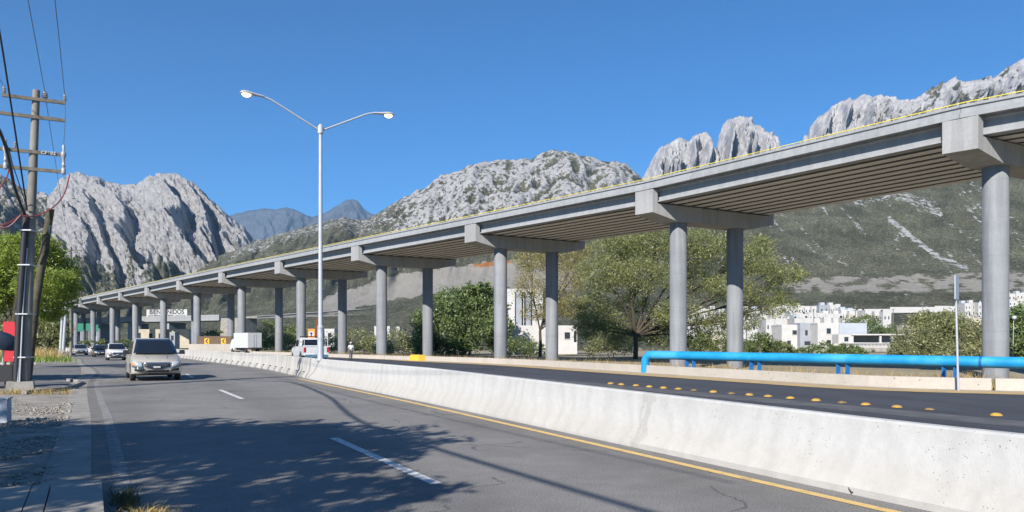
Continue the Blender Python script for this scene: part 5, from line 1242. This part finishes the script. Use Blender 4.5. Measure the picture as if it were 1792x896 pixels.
# ------------------------------------------------------------------ background left: overpass, welcome sign, walls, signs
ov = thing('overpass', 'grey concrete overpass crossing behind the far columns', 'overpass')
oY0, oY1 = 300, 262
def op(x, y, Y): return Vector(PX(x, y, Y))
pL, pR = op(60, 565, 318), op(402, 558, 262)
d = (pR-pL); du = Vector((d.x, d.y, 0)).normalized(); dr = Vector((-du.y, du.x, 0))
b = MB(); 
b.beam(pL, pR, 9, 1.3); b.obj('deck', M['viaduct'], ov)
b = MB(); b.beam(pL-dr*4.4+Vector((0, 0, .95)), pR-dr*4.4+Vector((0, 0, .95)), .3, .7); b.obj('parapet', M['viaduct'], ov)
for f in (.04, .22, .4, .58, .76):
    q = pL.lerp(pR, f); b = MB(); b.box((q.x, q.y, q.z/2-.9), (2.2, 7, q.z-.2), math.atan2(du.y, du.x)); b.obj('pier', M['greywall'], ov)
q = pR+du*4.5; b = MB(); b.box((q.x, q.y, q.z*.5-.2), (9, 9, q.z+.6), math.atan2(du.y, du.x), taper=.9); b.obj('abutment', M['gutter'], ov)
b = MB(); a_ = pR+du*9; b.beam((a_.x, a_.y, a_.z+.4), op(640, 541, 330), 7, .35); b.obj('ramp', M['gutter'], ov)
ws_ = thing('welcome_sign', 'long white BIENVENIDOS board standing on the overpass', 'sign', tuple(op(292, 549, 278)-Vector((0, 0, 1.3))), math.atan2(du.y, du.x)*.35)
b = MB(); b.box((0, 0, 1.35), (16.2, .2, 3.0)); b.obj('board', M['signwhite'], ws_)
b = MB()
for x in (-6, -2, 2, 6): b.box((x, .2, .3), (.2, .2, 3.0))
b.obj('board_posts', M['galv'], ws_)
text_mesh('BIENVENIDOS', 2.0, M['signblack'], ws_, (0, -.12, 1.9), (math.pi/2, 0, 0), .05, 1.0, 'lettering', 13.8)
text_mesh('AUTOPISTA MONTERREY - SALTILLO', .9, M['signblack'], ws_, (0, -.12, .55), (math.pi/2, 0, 0), .035, 1.0, 'lettering', 14.8)
for x0, x1, y0_, y1_, lb in ((136, 146, 566, 580, 'green road sign furthest left under the overpass'), (151, 160, 566, 579, 'green road sign in the middle under the overpass'), (166, 172, 568, 580, 'small green road sign third under the overpass')):
    Y = 255; a_, c_ = op(x0, y1_, Y), op(x1, y0_, Y); s = thing('road_sign', lb, 'road sign', ((a_.x+c_.x)/2, Y, -.7))
    b = MB(); b.box((0, 0, (a_.z+c_.z)/2+.7), (c_.x-a_.x, .12, c_.z-a_.z)); b.obj('panel', M['signgreen'], s)
    b = MB(); b.box((0, .14, (c_.z+.7)/2), (.15, .15, c_.z+.7)); b.obj('post', M['galv'], s)
def windows(root, lst, Yf):
    for (cx, cz, w_, h_) in lst:
        b = MB(); b.box((cx, Yf-.02, cz), (w_, .08, h_)); o = b.obj('window', M['pane'], root)
        if w_ > 1.0:
            b = MB(); b.box((cx, Yf-.05, cz-h_/2-.05), (w_+.2, .14, .1)); b.obj('sill', M['whitewall'], o)
def block(name, label, cat, x0, x1, yt, yb, Y, mat, dep=7, wins=(), rz=0, group=None, roofm=None, zbase=None):
    """flat-roofed block: photo columns x0..x1, rows yt..yb at depth Y; wins in fractions of the face"""
    k = Y/F; w_ = (x1-x0)*k; zt = H+(HY-yt)*k; zb = H+(HY-yb)*k if zbase is None else zbase; cx = ((x0+x1)/2-896)*k
    r = thing(name, label, cat, (cx, Y, zb), rz, group); h = zt-zb
    b = MB(); b.box((0, dep/2, (h-1.5)/2), (w_, dep, h+1.5)); b.obj('wall', mat, r)
    b = MB(); 
    b.box((0, .1, h+.15), (w_+.12, .2, .3)); b.box((0, dep-.1, h+.15), (w_+.12, .2, .3)); b.box((-w_/2+.04, dep/2, h+.15), (.2, dep-.42, .3)); b.box((w_/2-.04, dep/2, h+.15), (.2, dep-.42, .3)); b.obj('roof_parapet', roofm or mat, r)
    windows(r, [(-w_/2+fx*w_, fz*h, fw*w_, fh*h) for fx, fz, fw, fh in wins], 0)
    return r
block('low_building', 'long low cream building with windows under the overpass', 'building', 232, 331, 578, 600, 215, M['cream'], 6, [(.32, .55, .06, .4), (.5, .5, .08, .5), (.58, .5, .06, .5), (.12, .5, .05, .6)])
block('gatehouse', 'dark narrow kiosk with white trim by the cream building', 'kiosk', 297, 306, 583, 604, 205, M['greywall'], 3, [(.5, .6, .5, .4)])
o = block('boundary_wall', 'brown wall behind the two yellow chevron signs', 'wall', 345, 405, 591, 606, 150, M['brownwall'], .4)
block('boundary_wall', 'long pale low wall behind the receding barrier at the road bend', 'wall', 120, 182, 610, 618, 165, M['whitewall'], .4)
block('boundary_wall', 'pale concrete wall below the brown wall beyond the barrier', 'wall', 330, 440, 605, 612, 140, M['kerb_white'], .4, zbase=.2)
for x_, lb in ((362, 'yellow chevron sign, nearer the long row of columns at left'), (391, 'yellow chevron sign, nearer the white box truck')):
    Y = 132; c_ = op(x_, 597, Y); s = thing('chevron_sign', lb, 'chevron sign', (c_.x, Y, 0), 0, 'chevron signs at the bend')
    b = MB(); b.box((0, 0, c_.z), (.82, .06, .95)); b.obj('panel', M['signyellow'], s)
    b = MB(); b.prism([(.18, .36), (.30, .36), (-.02, 0), (.30, -.36), (.06, -.36), (-.26, 0), (.06, .36)], lambda a_, z_, t_: (a_, t_, c_.z+z_), -.06, -.032); b.obj('arrow', M['signblack'], s)
    b = MB(); b.box((0, .07, c_.z/2), (.07, .07, c_.z)); b.obj('post', M['galv'], s)
Y = 78; c_ = op(545, 583.5, Y); s = thing('warning_sign', 'orange-edged square sign with black symbol above the pickup', 'sign', (c_.x, Y, 0))
b = MB(); b.box((0, 0, c_.z), (.72, .06, .92)); b.obj('panel', M['signorange'], s)
b = MB(); b.lathe([(.30, -.01), (.30, .01)], n=24)
mm = Matrix.Rotation(math.pi/2, 4, 'X'); me = b.mesh('symbol_disc', M['signwhite']); me.transform(mm); link('symbol_disc', me, s, (0, -.045, c_.z-.06))
b = MB(); b.prism([(-.05, -.2), (.05, -.2), (.05, .02), (.16, .02), (0, .22), (-.16, .02), (-.05, .02)], lambda a_, z_, t_: (a_, t_, c_.z-.06+z_), -.08, -.06); b.obj('arrow', M['signblack'], s)
b = MB(); b.box((0, .07, c_.z/2), (.08, .08, c_.z)); b.obj('post', M['galv'], s)
b = MB(); p_ = op(556, 600, 74); b.tube([(0, 0, -.7), (0, 0, 4.1)], .30, 12); b.lathe([(.34, 4.0), (.34, 4.1)], n=12)
o = b.obj('rusty_post', M['rust'], None, 50, (p_.x+.1, 74, 0)); tag(o, 'rusty brown steel post half hidden behind the lamp pole', 'post')

# ------------------------------------------------------------------ houses
W3 = [(.25, .62, .14, .2), (.7, .62, .14, .2)]
W4 = [(.25, .72, .13, .15), (.72, .72, .13, .15), (.3, .3, .14, .16), (.72, .3, .2, .2)]
block('house', 'grey two-storey house with two dark upper windows beside the white house', 'house', 1400, 1431, 567, 612, 205, M['greywall'], 8, [(.36, .66, .14, .2), (.80, .66, .14, .2), (.5, .25, .5, .16)])
h = block('house', 'white two-storey house with blue-grey side wall above the pipe', 'house', 1431, 1468, 567, 614, 200, M['whitewall'], 7, [(.52, .74, .2, .2), (.52, .3, .2, .2)])
block('house', 'plain pale blue-grey block wall house behind the balustrade terrace', 'house', 1468.6, 1517, 567.5, 612, 201, M['bluegrey'], 9)
block('house', 'white low house with dark window left of the grey two-storey house', 'house', 1368, 1399.4, 570, 612, 207, M['whitewall'], 8, [(.72, .72, .24, .18), (.4, .3, .2, .16)])
block('house', 'small cream rooftop block behind the terrace', 'house', 1586, 1599, 571, 600, 206, M['cream'], 5)
# terrace with arcade
Y = 192; k = Y/F; tr_ = thing('terrace', 'white arcade terrace with flat roof and balustrade beside the houses', 'terrace', ((1528-896)*k, Y, H+(HY-613)*k))
def tz(y): return (613-y)*k
b = MB(); b.box((1.2, 3, tz(585.5)), ((1585-1491)*k, 6.6, .35)); b.obj('roof', M['whitewall'], tr_)
for x_ in (1492, 1541, 1562, 1583): b = MB(); b.box(((x_-1528)*k, .2, tz(600)/2+tz(586)/2), (.45, .45, tz(586.5)-tz(601)), 0); b.obj('pillar', M['whitewall'], tr_)
b = MB(); b.box((1.2, 6.1, tz(593)), ((1585-1491)*k, .2, tz(586)-tz(600.5))); b.obj('back_wall', M['greywall'], tr_)
b = MB(); b.box(((1479-1528)*k, 2, tz(593)), (3.3, 4, tz(585)-tz(601))); fr = b.obj('side_room', M['whitewall'], tr_)
b = MB(); b.box(((1481-1528)*k, -.04, tz(593.5)), (1.0, .1, 1.1)); b.obj('window', M['pane'], fr)
b = MB(); b.box((0.6, -.2, tz(600.2)), ((1578-1468)*k, .3, .22)); b.box((.6, -.2, tz(607.6)), ((1578-1468)*k, .34, .25)); b.obj('balustrade_rail', M['whitewall'], tr_)
bm_ = MB(); bm_.lathe([(.09, 0), (.15, .15), (.07, .6), (.11, .9)], n=6); bme = bm_.mesh('baluster', M['whitewall'])
for i in range(46): o = link('baluster', bme, tr_, ((1469.5-1528)*k+i*(108*k)/45, -.2, tz(607.2))); 
b = MB(); b.box((0.6, .8, tz(611)), ((1580-1466)*k, 2.2, tz(607)-tz(616))); b.obj('base_wall', M['gutter'], tr_)
# white houses of the estate on the slope: three rows and a few apart
rng = random.Random(3)
GRP = 'white flat-roofed houses on the slope'
HN = {}
def est(x0, x1, yt, Y, label='white flat-roofed house in the crowded rows on the slope', mat='whitewall', wins=W3, group=GRP, extra=14):
    X = ((x0+x1)/2-896)/F*Y; zb = float(hill_z(np.array(X), np.array(Y)))
    yb = HY-(zb-H)/Y*F
    h_ = block('house', label, 'house', x0, x1, yt, max(yb, yt+8), Y, M[mat], 9, wins, 0, group); rt = random.Random(int(x0*7+yt))
    if rt.random() < .45:
        b = MB(); b.lathe([(.5, 0), (.55, .1), (.55, .9), (.35, 1.15), (.15, 1.25)], (rt.uniform(-1.4, 1.4), rt.uniform(2, 5), (max(yb, yt+8)-yt)*Y/F+.1), 10); b.obj('water_tank', M['blackp'] if rt.random() < .6 else M['bluegrey'], h_)
    if rt.random() < .4:
        b = MB(); b.box((rt.uniform(-1, 1), 5, (max(yb, yt+8)-yt)*Y/F+1.0), (2.6, 3, 2.0)); b.obj('stair_room', M[rt.choice(['whitewall', 'cream', 'bluegrey'])], h_)
    return h_
def row(xs_, yt, Y, hpx, where='on the slope', **kw):
    for i in range(len(xs_)-1):
        x0, x1 = xs_[i]+.25, xs_[i+1]-.25
        dark = rng.random() < .1
        est(x0, x1, yt+rng.uniform(-1.2, 1.2), Y+rng.uniform(-6, 6), mat='bluegrey' if dark and False else 'whitewall', wins=W3 if hpx < 14 else W4, label='white flat-roofed house, '+ORD[i]+' from the left in '+where, **kw)
row([1342, 1357, 1370, 1383, 1396, 1408, 1420, 1433], 536, 470, 18, 'the top row left of the grey one')
row([1452, 1462, 1471], 534, 470, 18, 'the pair right of the grey house')
est(1433.5, 1451.5, 534.5, 468, 'grey flat-roofed house amid white ones on the slope', 'greywall', W4, 'white flat-roofed houses on the slope')
row([1330, 1348, 1366, 1384, 1398, 1415, 1430, 1445, 1460, 1476], 549, 400, 14, 'the middle row of the slope')
row([1472, 1486, 1500, 1514, 1526], 544, 405, 14, 'the short row behind the terrace')
row([1340, 1356, 1372, 1390, 1406, 1424, 1442, 1458, 1474, 1490, 1506, 1522], 558, 345, 12, 'the lowest row on the slope')
row([1190, 1206, 1222, 1240, 1258, 1276, 1296, 1314, 1330], 542, 420, 14, 'the upper row between the second column pair')
row([1195, 1218, 1240, 1262, 1284, 1306, 1326], 560, 330, 12, 'the lower row between the second column pair')
row([1688, 1700, 1712, 1724, 1740], 531, 480, 16, 'the row left of the near column'); row([1764, 1778, 1792, 1806, 1822], 514, 560, 20, 'the upper row right of the near column')
row([1764, 1780, 1797, 1815], 526, 520, 14, 'the lower row right of the near column')
row([1530, 1545, 1560], 546, 420, 10, 'the pair under the long white wall')
for (x0, x1, yt, Y, lb) in ((1478, 1560, 541.5, 520, 'long white wall on the slope right of the house rows'), (1558, 1640, 538, 540, 'long white wall on the slope left of the slim sign post'), (1636, 1690, 536, 545, 'white wall on the slope between sign post and near column')):
    X = ((x0+x1)/2-896)/F*Y; zb = float(hill_z(np.array(X), np.array(Y))); block('boundary_wall', lb, 'wall', x0, x1, yt, yt+5.5, Y, M['whitewall'], .5)
block('house', 'unfinished pale house with dark opening left of the near column', 'house', 1700, 1742, 559, 600, 150, M['cream'], 6, [(.55, .62, .5, .3)])
block('house', 'white house seen through bushes left of the near columns at centre', 'house', 895, 1010, 572, 610, 165, M['whitewall'], 8, [(.85, .6, .08, .3), (.97, .55, .04, .5)])
bh = block('warehouse', 'tall white hall with grey vertical panels behind the second columns', 'building', 884, 950, 507, 606, 230, M['whitewall'], 14, [])
k = 230/F
for x_, wd, mt in ((909, 2.2, 'greywall'), (916.5, 1.2, 'bluegrey'), (923, 2.0, 'greywall'), (902, .35, 'blackp'), (930, .35, 'blackp')):
    b = MB(); b.box(((x_-917)*k, -.08, 8.2), (wd, .2, 16.2)); b.obj('wall_panel', M[mt], bh)
block('house', 'white gable house right of the pickup seen through scrub', 'house', 655, 682, 573, 606, 190, M['whitewall'], 7, [(.3, .6, .12, .14), (.75, .6, .12, .14)])
block('house', 'small white house at the foot of the hill between far columns', 'house', 568, 585, 577, 600, 240, M['whitewall'], 6, [(.5, .6, .3, .3)])
block('house', 'tiny white house above the scrub left of the dense tree', 'house', 693, 699, 573, 590, 330, M['whitewall'], 6, [(.5, .6, .3, .3)])
block('house', 'pinkish low house under the big feathery tree', 'house', 1228, 1282, 588, 610, 160, M['cream'], 6, [(.5, .5, .14, .4), (.8, .5, .1, .4)])
# slim far utility poles over the houses
for i, (x_, yt, yb, Y) in enumerate(((1497, 535, 568, 330), (1563, 540, 575, 330), (1615, 528, 556, 380), (1676, 530, 548, 420), (1703, 522, 545, 420), (1388, 545, 570, 320), (1424, 540, 570, 320))):
    p_ = op(x_, yb, Y); zt = H+(HY-yt)*Y/F; b = MB(); b.tube([(0, 0, -1), (0, 0, zt-p_.z)], .16, 6); b.box((0, 0, zt-p_.z-.5), (1.6, .15, .15))
    o = b.obj('far_pole', M['polec'], None, False, tuple(p_)); tag(o, 'slim distant utility pole, '+ORD[i]+' built up among the white houses' if False else ['slim distant pole just right of the house rows', 'slim distant pole below the long white wall', 'slim distant pole left of the edge-on sign post', 'slim distant pole just right of the edge-on sign post', 'slim distant pole beside the houses left of the near column', 'slim distant pole before the left house rows', 'slim distant pole before the grey two-storey house'][i], 'utility pole', 'distant utility poles among the houses')
p_ = op(1775, 556, 77); b = MB(); b.lathe([(.0, -.22), (.12, -.19), (.2, -.1), (.22, 0), (.2, .1), (.12, .19), (0, .22)], n=14)
b.tube([(0, .1, -.2), (0, .2, -3.9)], .03, 6)
o = b.obj('globe_lamp', M['signwhite'], None, 50, tuple(p_)); tag(o, 'white round globe lamp before the dark bush at right', 'lamp')
# small debris on the near road
b = MB(); q = GP(1490, 866); b.tube([(0, 0, .03), (.05, .03, .02), (.22, .02, .03)], [.008, .007, .003], 5); b.tube([(0, 0, .03), (-.02, .04, .08)], [.008, .003], 5)
o = b.obj('twig', M['bark'], None, False, q); tag(o, 'small dark twig lying at the foot of the barrier', 'twig')
b = MB(); q = GP(709, 694); b.box((0, 0, .1), (.3, .2, .22), .4, taper=.7); o = b.obj('concrete_chunk', M['stone'], None, False, (q[0], q[1], 0)); tag(o, 'brown broken chunk against the foot of the barrier', 'chunk')

# ------------------------------------------------------------------ air
if HAZE:
    hb = MB(); x0, x1, y0_, y1_, z0, z1 = -15500, 15500, -900, 15500, -25, 1960
    hb.box(((x0+x1)/2, (y0_+y1_)/2, (z0+z1)/2), (x1-x0, y1_-y0_, z1-z0))
    hm = bpy.data.materials.new('haze_air'); hm.use_nodes = True; hn = hm.node_tree.nodes
    hn.remove(hn['Principled BSDF']); pv = hn.new('ShaderNodeVolumePrincipled'); pv.inputs['Color'].default_value = (.45, .70, 1, 1)
    pv.inputs['Density'].default_value = HAZE; pv.inputs['Anisotropy'].default_value = .2
    hm.node_tree.links.new(pv.outputs[0], hn['Material Output'].inputs['Volume'])
    o = hb.obj('haze', hm); o['kind'] = 'stuff'
